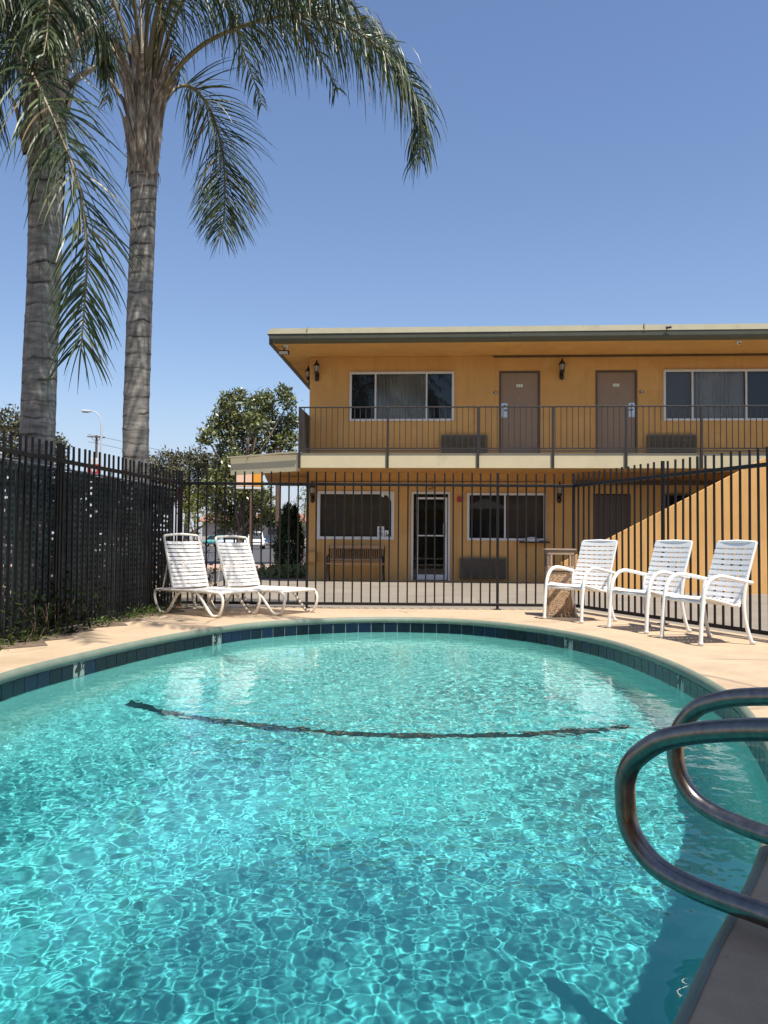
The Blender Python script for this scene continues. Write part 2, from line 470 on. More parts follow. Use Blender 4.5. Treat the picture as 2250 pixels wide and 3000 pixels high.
so = bpy.data.objects.new('sun', sl); link(so)
so.rotation_euler = SUN.to_track_quat('Z', 'Y').to_euler()
sl.cycles.is_caustics_light = True
cam = bpy.data.cameras.new('camera'); co_ = bpy.data.objects.new('camera', cam); link(co_)
cam.sensor_fit = 'VERTICAL'; cam.sensor_height = 36; cam.lens = 36 * 2450 / 3000
cam.clip_start = .05; cam.clip_end = 3000
co_.matrix_world = Matrix.Translation((0, 0, .9)) @ Matrix.Rotation(R(90) + math.atan(83 / 2450), 4, 'X') @ Matrix.Rotation(.0075, 4, 'Z')
scene.camera = co_
scene.view_settings.view_transform = 'Standard'; scene.view_settings.look = 'None'
scene.view_settings.exposure = 0.61; scene.view_settings.gamma = 1
cy = scene.cycles
cy.max_bounces = 10; cy.transparent_max_bounces = 24; cy.transmission_bounces = 8; cy.glossy_bounces = 5; cy.diffuse_bounces = 4
cy.sample_clamp_indirect = 4.0; cy.sample_clamp_direct = 12.0
cy.use_denoising = True
cy.blur_glossy = .5

# ------------------------------------------------------------------ pool
WATER = -0.168
ctrl = [(-2.52, 5.54), (-2.44, 6.17), (-2.17, 7.33), (-1.85, 8.25), (-1.39, 9.08), (-0.71, 9.62), (0.01, 9.84), (0.85, 9.70), (1.50, 9.08), (1.88, 8.35),
        (2.10, 7.55), (2.18, 6.3), (2.10, 5.2), (1.93, 4.4), (1.60, 3.4), (1.12, 2.48), (0.75, 1.9), (0.42, 1.40), (-0.1, 0.85), (-0.8, 0.62), (-1.5, 0.95), (-2.05, 1.8), (-2.4, 3.1), (-2.54, 4.4)]
def closed_spline(P, n):
    P = [np.array(p, float) for p in P]; m = len(P); out = []
    for i in range(n):
        s = i / n * m; k = int(s); t = s - k
        a, b, c, d = P[(k - 1) % m], P[k % m], P[(k + 1) % m], P[(k + 2) % m]
        out.append(.5 * (2 * b + (c - a) * t + (2 * a - 5 * b + 4 * c - d) * t * t + (3 * b - a - 3 * c + d) * t ** 3))
    return np.array(out)
dense = closed_spline(ctrl, 2400)
seg = np.linalg.norm(np.roll(dense, -1, 0) - dense, axis=1)
cum = np.concatenate([[0], np.cumsum(seg)])
PERIM = cum[-1]
def along(s):
    s = s % PERIM
    i = int(np.searchsorted(cum, s, 'right') - 1); i = min(i, 2399)
    t = (s - cum[i]) / seg[i]
    return dense[i] * (1 - t) + dense[(i + 1) % 2400] * t
def frame_at(s):
    p = along(s); d = along(s + .02) - along(s - .02); d /= np.linalg.norm(d)
    return p, d, np.array([d[1], -d[0]])             # point, tangent, inward normal candidate
CEN = np.array([-.2, 5.3])
_p, _d, _n = frame_at(0.0)
NSIGN = 1.0 if np.dot(_n, CEN - _p) > 0 else -1.0
NS = 320
ring = [frame_at(PERIM * i / NS) for i in range(NS)]
def offs(k, d):            # inward offset d of ring point k
    p, t, n = ring[k]
    return p + n * NSIGN * d
def ringmesh(name, prof, mats, mi=None, smooth=True, kind='structure', flip=False):
    mb = MB(); vs = []
    for d, z in prof:
        for k in range(NS):
            q = offs(k, d); vs.append((q[0], q[1], z))
    fs = []
    for r_ in range(len(prof) - 1):
        for k in range(NS):
            l = (k + 1) % NS
            f = (r_ * NS + k, r_ * NS + l, (r_ + 1) * NS + l, (r_ + 1) * NS + k)
            fs.append(f[::-1] if flip else f)
    mb.add(vs, fs, 0, smooth)
    o = mb.build(name, mats); tag(o, kind=kind)
    return o
def floor_z(x, y):
    t = min(1, max(0, (y - 6.1) / 3.6)); sh = -1.22 + .30 * (t * t * (3 - 2 * t))
    t2 = min(1, max(0, (5.9 - y) / 4.5)); return sh - .42 * (t2 * t2 * (3 - 2 * t2))
# rounded painted coping round the pool
cop = ringmesh('pool_coping', [(-.012, .0025), (-.002, .002), (.010, -.004), (.020, -.016), (.024, -.030), (.023, -.046), (.016, -.056), (.0, -.061)], M['coping'])
# plaster shell : grout wall behind the tiles, wall, cove, floor
basin = MB(); vs = []; fs = []
prof = [(.0, -.060), (.008, -.30), (.02, -.34)]
rows = []
for d, z in prof:
    rows.append([(offs(k, d)[0], offs(k, d)[1], z) for k in range(NS)])
for frac, dd in ((.35, .055), (.7, .08), (.88, .15), (.97, .27), (1., .42)):
    rows.append([(offs(k, dd)[0], offs(k, dd)[1], -.34 + frac * (floor_z(*offs(k, dd)) + .34)) for k in range(NS)])
last = rows[-1]
for q in range(1, 15):
    t = q / 15
    rows.append([(p[0] + (CEN[0] - p[0]) * t, p[1] + (CEN[1] - p[1]) * t, floor_z(p[0] + (CEN[0] - p[0]) * t, p[1] + (CEN[1] - p[1]) * t)) for p in last])
vs = [p for r_ in rows for p in r_] + [(CEN[0], CEN[1], floor_z(*CEN))]
for r_ in range(len(rows) - 1):
    for k in range(NS):
        l = (k + 1) % NS
        fs.append((r_ * NS + k, r_ * NS + l, (r_ + 1) * NS + l, (r_ + 1) * NS + k))
c_ = len(vs) - 1; b_ = (len(rows) - 1) * NS
for k in range(NS): fs.append((b_ + k, b_ + (k + 1) % NS, c_))
basin.add(vs, fs, 0, True)
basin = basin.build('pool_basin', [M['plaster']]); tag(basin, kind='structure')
# waterline tiles, each tile a slightly raised slab in pale grout
tl = MB(); NT_ = int(PERIM / .153); ts = PERIM / NT_
markers = {}
want = {'4half': (-2.42, 6.47), '3l': (-1.60, 8.55), '3r': (1.83, 8.42), '4r': (2.19, 6.13)}
for key, q in want.items():
    best = min(range(NT_), key=lambda i: np.linalg.norm(along((i + .5) * ts) - np.array(q)))
    markers[best] = key
for i in range(NT_):
    if i in markers: continue
    a, b = i * ts + .0035, (i + 1) * ts - .0035
    pa, ta, na = frame_at(a); pb, tb, nb_ = frame_at(b)
    A0 = pa + na * NSIGN * .001; B0 = pb + nb_ * NSIGN * .001
    A1 = pa + na * NSIGN * .011; B1 = pb + nb_ * NSIGN * .011
    z0, z1 = -.222, -.068
    vs = [(A1[0], A1[1], z0), (B1[0], B1[1], z0), (B1[0], B1[1], z1), (A1[0], A1[1], z1), (A0[0], A0[1], z0 - .003), (B0[0], B0[1], z0 - .003), (B0[0], B0[1], z1 + .003), (A0[0], A0[1], z1 + .003)]
    tl.add(vs, [(0, 1, 2, 3), (3, 2, 6, 7), (0, 4, 5, 1), (0, 3, 7, 4), (1, 5, 6, 2)])
tag(tl.build('waterline_tiles', M['tile']), kind='structure')
ringmesh('tile_grout', [(.005, -.062), (.0053, -.262)], M['grout'], smooth=False)
# depth markers
def text_mesh(body, size, depth=.0015, bold=0.0):
    cu = bpy.data.curves.new('numeral', 'FONT'); cu.body = body; cu.size = size; cu.extrude = depth; cu.align_x = 'CENTER'; cu.align_y = 'CENTER'; cu.offset = bold
    ob = bpy.data.objects.new('numeral', cu); COL.objects.link(ob)
    bpy.context.view_layer.update()
    me = bpy.data.meshes.new_from_object(ob.evaluated_get(bpy.context.evaluated_depsgraph_get()))
    bpy.data.objects.remove(ob); bpy.data.curves.remove(cu)
    me.materials.clear(); me.materials.append(M['numeral'])
    return me
texts = {'4half': [('4',   .135, -.022, 0, .006), ('1/2', .070, .040, .02, .0025)], '3l': [('3', .135, -.024, 0, .006), ('FT', .058, .038, .026, .002)],
         '3r': [('3', .135, -.024, 0, .006), ('FT', .058, .038, .026, .002)], '4r': [('4', .135, -.024, 0, .006), ('FT', .058, .038, .026, .002)]}
mlabels = {'4half': 'pale depth tile reading 4 1/2 in the left pool edge', '3l': 'pale depth tile reading 3 FT in the pool edge below the loungers',
           '3r': 'pale depth tile reading 3 FT in the pool edge below the armchairs', '4r': 'pale depth tile reading 4 FT near the curved handrail'}
for i, key in markers.items():
    p, t, n = frame_at((i + .5) * ts)
    inn = n * NSIGN; pos = p + inn * .0085
    e = empty('depth_marker', (pos[0], pos[1], -.140), math.atan2(inn[1], inn[0]) + math.pi / 2, mlabels[key], 'depth marker', 'depth markers in the waterline tiles')
    mb = MB(); mb.bx(-.072, .072, -.004, .006, -.10, .064, 0, .002); mb.build('marker_plate', M['marker_tile'], e)
    for body, sz, x, z, bold in texts[key]:
        o = bpy.data.objects.new('numeral', text_mesh(body, sz, .001, bold)); o.location = (x, -.0055, z + .020); o.rotation_euler = (R(90), 0, 0); link(o, e)
# dark line of tiles across the floor at the break in slope
ln = MB(); pts = spline([(-2.16, 6.70), (-1.5, 6.22), (-.6, 5.86), (.4, 5.74), (1.2, 5.82), (1.78, 6.0)], 60); vs = []
for i, p in enumerate(pts):
    a = pts[max(0, i - 1)]; b = pts[min(59, i + 1)]; d = (b - a) / np.linalg.norm(b - a); n = np.array([-d[1], d[0]]) * .055
    for q in (p - n, p + n): vs.append((q[0], q[1], floor_z(*q) + .008))
ln.add(vs, [(2 * i, 2 * i + 2, 2 * i + 3, 2 * i + 1) for i in range(59)], 0, True)
ln = ln.build('pool_floor_line', M['floor_line']); tag(ln, kind='structure')
# rippled water surface
step = .0125
xs = np.arange(-2.62, 2.30, .0058); ys = [.55]
while ys[-1] < 9.95: ys.append(ys[-1] + .0047 + .0011 * (ys[-1] - .55))
ys = np.array(ys)
X, Y = np.meshgrid(xs, ys); Z = np.zeros_like(X)
rg = np.random.default_rng(5)
def field(sc, n=14):                       # slow patchy field, about 0..1
    F = np.zeros_like(X)
    for i in range(n):
        lam = sc * (.6 + 1.2 * rg.random()); k = 2 * np.pi / lam; a = rg.random() * 6.283
        F += np.sin(k * (np.cos(a) * X + np.sin(a) * Y) + rg.random() * 6.283)
    return np.clip(.5 + F / (2.2 * np.sqrt(n)), 0, 1)
calm = .62 + .38 / (1 + np.exp((Y - 5.2) / .7))          # the shallow far end lies stiller
DC = 1.22 / np.interp(Y, [1.4, 3., 4.5, 5.9, 6.1, 9.7], [1.64, 1.56, 1.37, 1.22, 1.22, .95]) ; P1 = (.62 + .55 * field(1.5)) * calm * DC; P2 = (.5 + .8 * field(1.1)) * calm
for i in range(70):
    lam = .032 * (.072 / .032) ** rg.random(); k = 2 * np.pi / lam; a = rg.random() * 2 * np.pi
    Z += P1 * .64 * .00046 * (lam / .2) ** 1.55 * np.sin(k * (np.cos(a) * X + np.sin(a) * Y) + rg.random() * 6.283)
for i in range(45):
    lam = .085 * (.30 / .085) ** rg.random(); k = 2 * np.pi / lam; a = rg.random() * 2 * np.pi
    Z += P2 * .00017 * (lam / .2) ** 1.3 * np.sin(k * (np.cos(a) * X + np.sin(a) * Y) + rg.random() * 6.283)
# choppier patch over the return jet on the right of the shallow end
jet = np.exp(-(((X - 1.0) / .75) ** 2 + ((Y - 7.0) / 1.0) ** 2))
for i in range(30):
    lam = .06 * (.2 / .06) ** rg.random(); k = 2 * np.pi / lam; a = rg.normal(2.2, .7)
    Z += jet * .00011 * (lam / .1) * np.sin(k * (np.cos(a) * X + np.sin(a) * Y) + rg.random() * 6.283)
ok = np.zeros(X.shape, bool)
poly = np.array([offs(k, -.012) for k in range(NS)])
inside = np.zeros(X.shape, bool); px, py = X, Y
for i in range(NS):
    x1, y1 = poly[i]; x2, y2 = poly[(i + 1) % NS]
    if y1 == y2: continue
    cnd = ((y1 > py) != (y2 > py)) & (px < (x2 - x1) * (py - y1) / (y2 - y1) + x1)
    inside ^= cnd
cell = inside[:-1, :-1] | inside[:-1, 1:] | inside[1:, 1:] | inside[1:, :-1]
idx = np.arange(X.size).reshape(X.shape)
quads = np.stack([idx[:-1, :-1], idx[:-1, 1:], idx[1:, 1:], idx[1:, :-1]], -1)[cell]
used = np.unique(quads); remap = np.full(X.size, -1); remap[used] = np.arange(len(used))
V = np.stack([X, Y, Z + WATER], -1).reshape(-1, 3)[used]
me = bpy.data.meshes.new('pool_water')
me.vertices.add(len(V)); me.vertices.foreach_set('co', V.ravel())
nq = len(quads); me.loops.add(nq * 4); me.loops.foreach_set('vertex_index', remap[quads].ravel().astype(np.int32))
me.polygons.add(nq); me.polygons.foreach_set('loop_start', np.arange(0, nq * 4, 4, dtype=np.int32)); me.polygons.foreach_set('loop_total', np.full(nq, 4, np.int32))
me.update(calc_edges=True); me.shade_smooth(); me.materials.append(M['water'])
water = link(bpy.data.objects.new('pool_water', me)); tag(water, kind='structure')
water.cycles.is_caustics_caster = True
for o in (basin, ln): o.cycles.is_caustics_receiver = True

# ------------------------------------------------------------------ deck and ground
outer = [(-2.66, 11.2), (2.58, 11.15), (3.78, 7.6), (4.75, 4.6), (6.2, -4), (-4.8, -4), (-3.42, 5.6), (-3.05, 8.4)]
def ray_out(ang):
    d = (math.cos(ang), math.sin(ang)); best = None
    for i in range(len(outer)):
        (x1, y1), (x2, y2) = outer[i], outer[(i + 1) % len(outer)]
        ex, ey = x2 - x1, y2 - y1; den = d[0] * ey - d[1] * ex
        if abs(den) < 1e-9: continue
        t = ((x1 - CEN[0]) * ey - (y1 - CEN[1]) * ex) / den; u = ((x1 - CEN[0]) * d[1] - (y1 - CEN[1]) * d[0]) / den
        if t > 0 and -1e-6 <= u <= 1 + 1e-6 and (best is None or t < best): best = t
    return (CEN[0] + d[0] * best, CEN[1] + d[1] * best)
inner = [tuple(offs(k, .0)) for k in range(NS)]
angs = [math.atan2(p[1] - CEN[1], p[0] - CEN[0]) for p in inner]
outp = [ray_out(a) for a in angs]
for cx, cyy in outer:
    a = math.atan2(cyy - CEN[1], cx - CEN[0])
    k = min(range(NS), key=lambda i: abs((angs[i] - a + math.pi) % (2 * math.pi) - math.pi))
    outp[k] = (cx, cyy)
dk = MB()
dk.add([(x, y, 0) for x, y in inner] + [(x, y, 0) for x, y in outp] + [(x, y, -.11) for x, y in outp],
       [(k, NS + k, NS + (k + 1) % NS, (k + 1) % NS) for k in range(NS)] + [(NS + k, 2 * NS + k, 2 * NS + (k + 1) % NS, NS + (k + 1) % NS) for k in range(NS)])
deck = dk.build('pool_deck', M['deck']); tag(deck, kind='structure')
def sheet(name, poly, z, m, kind='structure', hole=None):
    mb = MB(); mb.add([(x, y, z) for x, y in poly], [list(range(len(poly)))])
    return tag(mb.build(name, m), kind=kind)
# the ground as one sheet to the horizon, open where the pool is dug in
g = MB(); far_ = [(CEN[0] + 1500 * math.cos(a), CEN[1] + 1500 * math.sin(a)) for a in angs]
mid_ = [(CEN[0] + (p[0] - CEN[0]) * .97, CEN[1] + (p[1] - CEN[1]) * .97) for p in outp]
g.add([(x, y, -.118) for x, y in mid_] + [(x, y, -.118) for x, y in far_], [(k, NS + k, NS + (k + 1) % NS, (k + 1) % NS) for k in range(NS)])
tag(g.build('ground', M['dirt']), kind='structure')
sheet('pavement', [(-2.55, 10.9), (2.45, 10.9), (3.65, 7.5), (4.6, 4.6), (24, 4.6), (24, 25), (-3.9, 25), (-3.9, 20), (-2.9, 14)], -.110, M['pavement'])
sheet('parking_lot', [(-60, 31), (30, 31), (30, 140), (-60, 140)], -.112, M['asphalt'])
sheet('driveway', [(-3.9, 20), (-3.9, 25), (-1.5, 25.0), (-1.5, 26.5), (-20, 27.5), (-20, 18)], -.105, M['asphalt'])
kb = MB(); kb.bx(-60, 30, 27.6, 31.0, -.118, -.02, 0, .02); tag(kb.build('kerb', M['kerb']), kind='structure')
soil = MB()
sv = []
for i in range(40):
    t = i / 39; y = 5.2 + t * 5.9; x = -2.70 - .1225 * (11.05 - y)
    wd = .20 + .10 * math.sin(i * 1.7) + .06 * math.sin(i * .6) + (.05 if y < 8 else 0)
    sv += [(x - .12, y, .006), (x + wd * .5, y, .02), (x + wd, y, .004)]
soil.add(sv, [(3 * i + j, 3 * i + j + 1, 3 * i + j + 4, 3 * i + j + 3) for i in range(39) for j in (0, 1)], 0, True)
tag(soil.build('planting_strip', M['soil']), kind='structure')

# ------------------------------------------------------------------ leaves
def leaf_mesh(name, mat, centers, size, aspect=.45, up=.3, parent=None):
    """centers: Nx3; one folded diamond leaf at each"""
    n = len(centers); c = np.asarray(centers, float)
    d = RNG.normal(size=(n, 3)); d[:, 2] += up; d /= np.linalg.norm(d, axis=1)[:, None]
    r = RNG.normal(size=(n, 3)); s = np.cross(d, r); s /= np.linalg.norm(s, axis=1)[:, None]
    nn = np.cross(s, d)
    L = size * (.6 + .8 * RNG.random(n))[:, None]; W = L * aspect
    v = np.stack([c, c + d * L * .5 + s * W * .5 + nn * L * .06, c + d * L, c + d * L * .5 - s * W * .5 + nn * L * .06], 1).reshape(-1, 3)
    me = bpy.data.meshes.new(name)
    me.vertices.add(4 * n); me.vertices.foreach_set('co', v.ravel())
    me.loops.add(4 * n); me.loops.foreach_set('vertex_index', np.arange(4 * n, dtype=np.int32))
    me.polygons.add(n); me.polygons.foreach_set('loop_start', np.arange(0, 4 * n, 4, dtype=np.int32)); me.polygons.foreach_set('loop_total', np.full(n, 4, np.int32))
    me.update(calc_edges=True); me.materials.append(mat)
    return link(bpy.data.objects.new(name, me), parent)
def clusters(blobs, per, shell=.45):
    out = []
    for x, y, z, r in blobs:
        n = int(per * (r / .5) ** 2)
        d = RNG.normal(size=(n, 3)); d /= np.linalg.norm(d, axis=1)[:, None]
        rad = r * (shell + (1 - shell) * RNG.random(n) ** .5) * (1 + .18 * RNG.normal(size=n))
        out.append(np.array([x, y, z]) + d * rad[:, None])
    return np.concatenate(out)
def tree(name, label, cat, base, blobs, leaf, per, size, trunk_r, group=None, aspect=.45, limbs=True):
    e = empty(name, base, 0, label, cat, group)
    B = [(x - base[0], y - base[1], z - base[2], r) for x, y, z, r in blobs]
    t = MB(); zs = [b[2] for b in B]; top = max(zs)
    cx = sum(b[0] for b in B) / len(B); cyy = sum(b[1] for b in B) / len(B)
    trunk = spline([(0, 0, -.05), (cx * .3, cyy * .3, top * .25), (cx * .8, cyy * .8, top * .55), (cx, cyy, top * .85)], 9)
    t.tube(trunk, [trunk_r * (1 - .09 * i) for i in range(9)], 8)
    if limbs:
        for b in B[::2]:
            k = 2 + int(5 * max(0, min(1, (b[2] / top) - .25)))
            s = trunk[k]
            m_ = (np.array(s) + np.array(b[:3])) / 2 + np.array([0, 0, -.1])
            t.tube([s, m_, b[:3]], [trunk_r * .45, trunk_r * .3, trunk_r * .12], 6)
    t.build('trunk', M['bark'], e)
    leaf_mesh('crown', leaf, clusters(B, per), size, aspect, .35, e)
    return e

# ------------------------------------------------------------------ motel (local x along the front, local y into the building)
G = -.11
bld = empty('motel_building', (-1.90, 21.0, 0), R(-4), 'two storey orange stucco motel with balcony across the pavement', 'building')
W1 = 13.0
holes = [(1.03, 3.62, 3.90, 5.11), (4.75, 5.76, 2.98, 5.13), (7.11, 8.12, 2.98, 5.13), (8.76, 11.6, 3.89, 5.12),
         (.24, 2.15, .93, 2.11), (2.59, 3.55, G + .02, 2.12), (3.98, 5.89, .93, 2.08), (7.05, 7.96, G + .02, 2.08), (8.75, 9.5, 1.3, 2.08)]
def wall_front(name, x0, x1, z0, z1, holes, depth, parent):
    xs = sorted({x0, x1} | {h[0] for h in holes} | {h[1] for h in holes}); zs = sorted({z0, z1} | {h[2] for h in holes} | {h[3] for h in holes})
    xs = [x for x in xs if x0 <= x <= x1]; zs = [z for z in zs if z0 <= z <= z1]
    mb = MB()
    for a, b in zip(xs, xs[1:]):
        for c, d in zip(zs, zs[1:]):
            mx, mz = (a + b) / 2, (c + d) / 2
            if any(h[0] < mx < h[1] and h[2] < mz < h[3] for h in holes): continue
            mb.add([(a, 0, c), (b, 0, c), (b, 0, d), (a, 0, d)], [(0, 1, 2, 3)])
    for a, b, c, d in holes:
        mb.add([(a, 0, c), (b, 0, c), (b, 0, d), (a, 0, d), (a, depth, c), (b, depth, c), (b, depth, d), (a, depth, d)],
               [(0, 4, 5, 1), (1, 5, 6, 2), (2, 6, 7, 3), (3, 7, 4, 0)])
    # closing side, back and inner partitions so that rooms are dark boxes
    mb.add([(x0, 0, z0), (x0, 0, z1), (x0, 8, z1), (x0, 8, z0)], [(0, 1, 2, 3)])
    mb.add([(x1, 0, z0), (x1, 0, z1), (x1, 8, z1), (x1, 8, z0)], [(3, 2, 1, 0)])
    mb.add([(x0, 8, z0), (x0, 8, z1), (x1, 8, z1), (x1, 8, z0)], [(0, 1, 2, 3)])
    return mb.build(name, M['stucco'], parent)
wall_front('wall', 0, W1, G - .05, 5.51, holes, .10, bld)
inn = MB()
inn.bx(.02, W1 - .02, .9, .93, G, 5.49)  # near-black sheet behind the windows, standing in for unlit rooms
inn.build('dark_room_back', M['dark_inside'], bld)
# roof : slab with orange soffit, olive gutter, pale edge strip
rf = MB(); rf.bx(-.64, W1 + .5, -1.49, 9, 5.515, 5.70, 0); roof = rf.build('roof', M['stucco'], bld)
gt = MB()
# gutter profile (y, z) extruded in x, mitred at the left end
pf = [(-1.50, 5.50), (-1.60, 5.555), (-1.615, 5.60), (-1.62, 5.707), (-1.50, 5.707)]
for xa, xb in ((0, 4.9), (4.903, W1 + .5)):
    n = len(pf)
    vs = []
    for x_ in (xa, xb):
        for y, z in pf:
            vs.append((x_ - (.60 + (z - 5.50) * .75 if x_ == 0 else 0), y - (.004 if xa > 0 else 0), z))
    gt.add(vs, [(i, (i + 1) % n, n + (i + 1) % n, n + i) for i in range(n)] + [list(range(n))[::-1], list(range(n, 2 * n))])
pl_ = [(-.60 - (z - 5.5) * .75, z) for y, z in pf]
gt.bx(-.74, -.645, -1.48, 9, 5.50, 5.685)
gt.build('gutter', M['gutter'], roof)
cp = MB()
cp.add([(-.76, -1.635, 5.71), (W1 + .5, -1.635, 5.71), (W1 + .5, -1.60, 5.845), (-.68, -1.60, 5.845), (-.76, 9, 5.71), (W1 + .5, 9, 5.71), (W1 + .5, 9, 5.845), (-.68, 9, 5.845)],
       [(0, 1, 2, 3), (0, 3, 7, 4), (3, 2, 6, 7), (0, 4, 5, 1)])
cp.bx(.18, .20, -1.645, -1.60, 5.70, 5.865); cp.bx(7.9, 7.93, -1.645, -1.60, 5.70, 5.865)
cp.build('roof_edge', M['roof_strip'], roof)
# balcony slab
sb = MB(); sb.bx(0, W1 + .5, -1.50, -.0, 2.60, 2.90, 0)
slab = sb.build('balcony_slab', M['stucco'], bld)
fb = MB(); fb.bx(.0, W1 + .5, -1.55, -1.502, 2.575, 2.925, 0, .004); fb.bx(-.0, W1 + .5, -1.50, .0, 2.902, 2.93)
fb.build('fascia', M['cream'], slab)
# angled entrance canopy at the left end
cn = MB(); cpoly = [(-.004, -1.55), (-1.93, -.26), (-1.93, 3.2), (-.004, 3.2)]
cn.prism([(-.004, -1.52), (-1.02, -.80), (-1.95, 4.4), (-.004, 4.4)], 2.60, 2.90)
can = cn.build('entrance_canopy', M['stucco'], bld)
cf = MB()
def strip(p, q, z0, z1, th=.04):
    d = Vector((q[0] - p[0], q[1] - p[1], 0)); n = Vector((d.y, -d.x, 0)).normalized() * th
    cf.add([(p[0], p[1], z0), (q[0], q[1], z0), (q[0], q[1], z1), (p[0], p[1], z1), (p[0] + n.x, p[1] + n.y, z0), (q[0] + n.x, q[1] + n.y, z0), (q[0] + n.x, q[1] + n.y, z1), (p[0] + n.x, p[1] + n.y, z1)],
           [(0, 1, 2, 3), (4, 7, 6, 5), (0, 4, 5, 1), (3, 2, 6, 7), (0, 3, 7, 4), (1, 5, 6, 2)])
strip((-1.93, -.27), (-.006, -1.55), 2.50, 2.92, -.06)
strip((-1.97, -.28), (-.006, -1.59), 2.923, 2.96, .02)
cf.add([(-1.04, -.86, 2.925), (-.006, -1.56, 2.925), (-.006, 4.4, 2.925), (-1.97, 4.4, 2.925)], [(0, 1, 2, 3)])
cf.build('fascia', M['cream'], can)
mb = MB(); mb.bx(-1.0, -.05, 1.35, 1.55, 2.35, 2.59); mb.build('canopy_beam', M['stucco'], can)

def frame_mesh(w, h, fw, dp, mull=(), mw=.04):
    mb = MB()
    mb.bx(0, w, -dp, .02, h - fw, h, 0, .004); mb.bx(0, w, -dp - .004, .02, 0, fw, 0, .004)
    mb.bx(0, fw, -dp + .002, .018, fw, h - fw); mb.bx(w - fw, w, -dp + .002, .018, fw, h - fw)
    for m_ in mull: mb.bx(m_ - mw / 2, m_ + mw / 2, -dp + .006, .016, fw, h - fw)
    return mb
def window(h, mull, curt, label=None, fw=.055, mat_back='curtain', white='white_frame'):
    x0, x1, z0, z1 = h
    e = frame_mesh(x1 - x0 + .03, z1 - z0 + .03, fw, .035, [m_ - x0 + .015 for m_ in mull]).build('window', M[white], bld, (x0 - .015, -.002, z0 - .015))
    if label: e['label'] = label
    p = MB(); p.add([(.02, .03, .02), (x1 - x0 + .01, .03, .02), (x1 - x0 + .01, .03, z1 - z0 + .01), (.02, .03, z1 - z0 + .01)], [(0, 1, 2, 3)]); p.build('pane', M['pane'], e)
    for a, b, mm in curt:
        c = MB(); n = max(8, int((b - a) / .018)); vs = []
        for i in range(n + 1):
            x = a + (b - a) * i / n - x0 + .015
            y = .14 + (.022 * math.sin(i * 1.15) + .008 * math.sin(i * .37) if mm == 'curtain' else 0)
            vs += [(x, y, .0), (x, y, z1 - z0 + .02)]
        c.add(vs, [(2 * i, 2 * i + 2, 2 * i + 3, 2 * i + 1) for i in range(n)], 0, True)
        c.build('curtain' if mm == 'curtain' else 'blind', M[mm], e)
    return e
window(holes[0], (1.67, 2.95), [(1.03, 1.66, 'dark_blind'), (1.66, 2.96, 'curtain'), (2.96, 3.62, 'dark_blind')], 'three part upper window with beige curtain behind the middle pane')
window(holes[3], (9.44, 10.72), [(8.76, 9.5, 'blind'), (9.5, 10.72, 'curtain'), (10.72, 11.6, 'dark_blind')], 'wide upper window reflecting bright sky')
wa = window(holes[4], (), [(.24, 2.15, 'blind')], 'single pane office window with notices in the corner', .075)
wb = window(holes[6], (4.90,), [(3.98, 4.9, 'dark_blind'), (4.9, 5.89, 'blind')], 'sliding lower window with brown blinds', .06)
window(holes[8], (), [(8.75, 9.5, 'dark_blind')], None, .05, white='door_frame')
# notices taped inside the office window : dark printed bars on white paper
nb = MB(); x = 1.74 - .24 + .015; nb.bx(x, x + .17, .012, .018, .05, .33)
nt_ = nb.build('window_notice', M['paper'], wa)
ib = MB()
for z in (.29, .265, .24, .20, .175, .15, .125, .10):
    ib.bx(x + .03 + .01 * (int(z * 1000) % 3), x + .14 - .012 * (int(z * 700) % 3), .008, .0115, z, z + .016)
ib.build('notice_print', M['ink'], wa)
nb = MB(); nb.bx(x + .185, x + .30, .012, .018, .05, .235); nb.build('window_notice', M['paper'], wa)
nb = MB(); nb.bx(x + .215, x + .235, .008, .0115, .11, .19); nb.bx(x + .215, x + .275, .008, .0115, .09, .11); nb.bx(x + .262, x + .28, .008, .0115, .11, .15); nb.build('notice_print', M['ink'], wa)
# torn white sticker in the upper corner
sk = MB(); sk.add([(1.60, .02, 1.17), (1.90, .02, 1.17), (1.90, .02, .93), (1.86, .02, .95), (1.82, .02, 1.02), (1.79, .02, 1.04), (1.77, .02, 1.10), (1.68, .02, 1.12), (1.66, .02, 1.05), (1.62, .02, 1.08)], [list(range(10))]); sk.build('peeling_film', M['paper'], wa)
# counter ledge under the sliding window
lg = MB(); lg.bx(5.25, 5.98, -.16, -.002, .86, .90, 0, .006); lg.build('window_ledge', M['dark_panel'], bld)

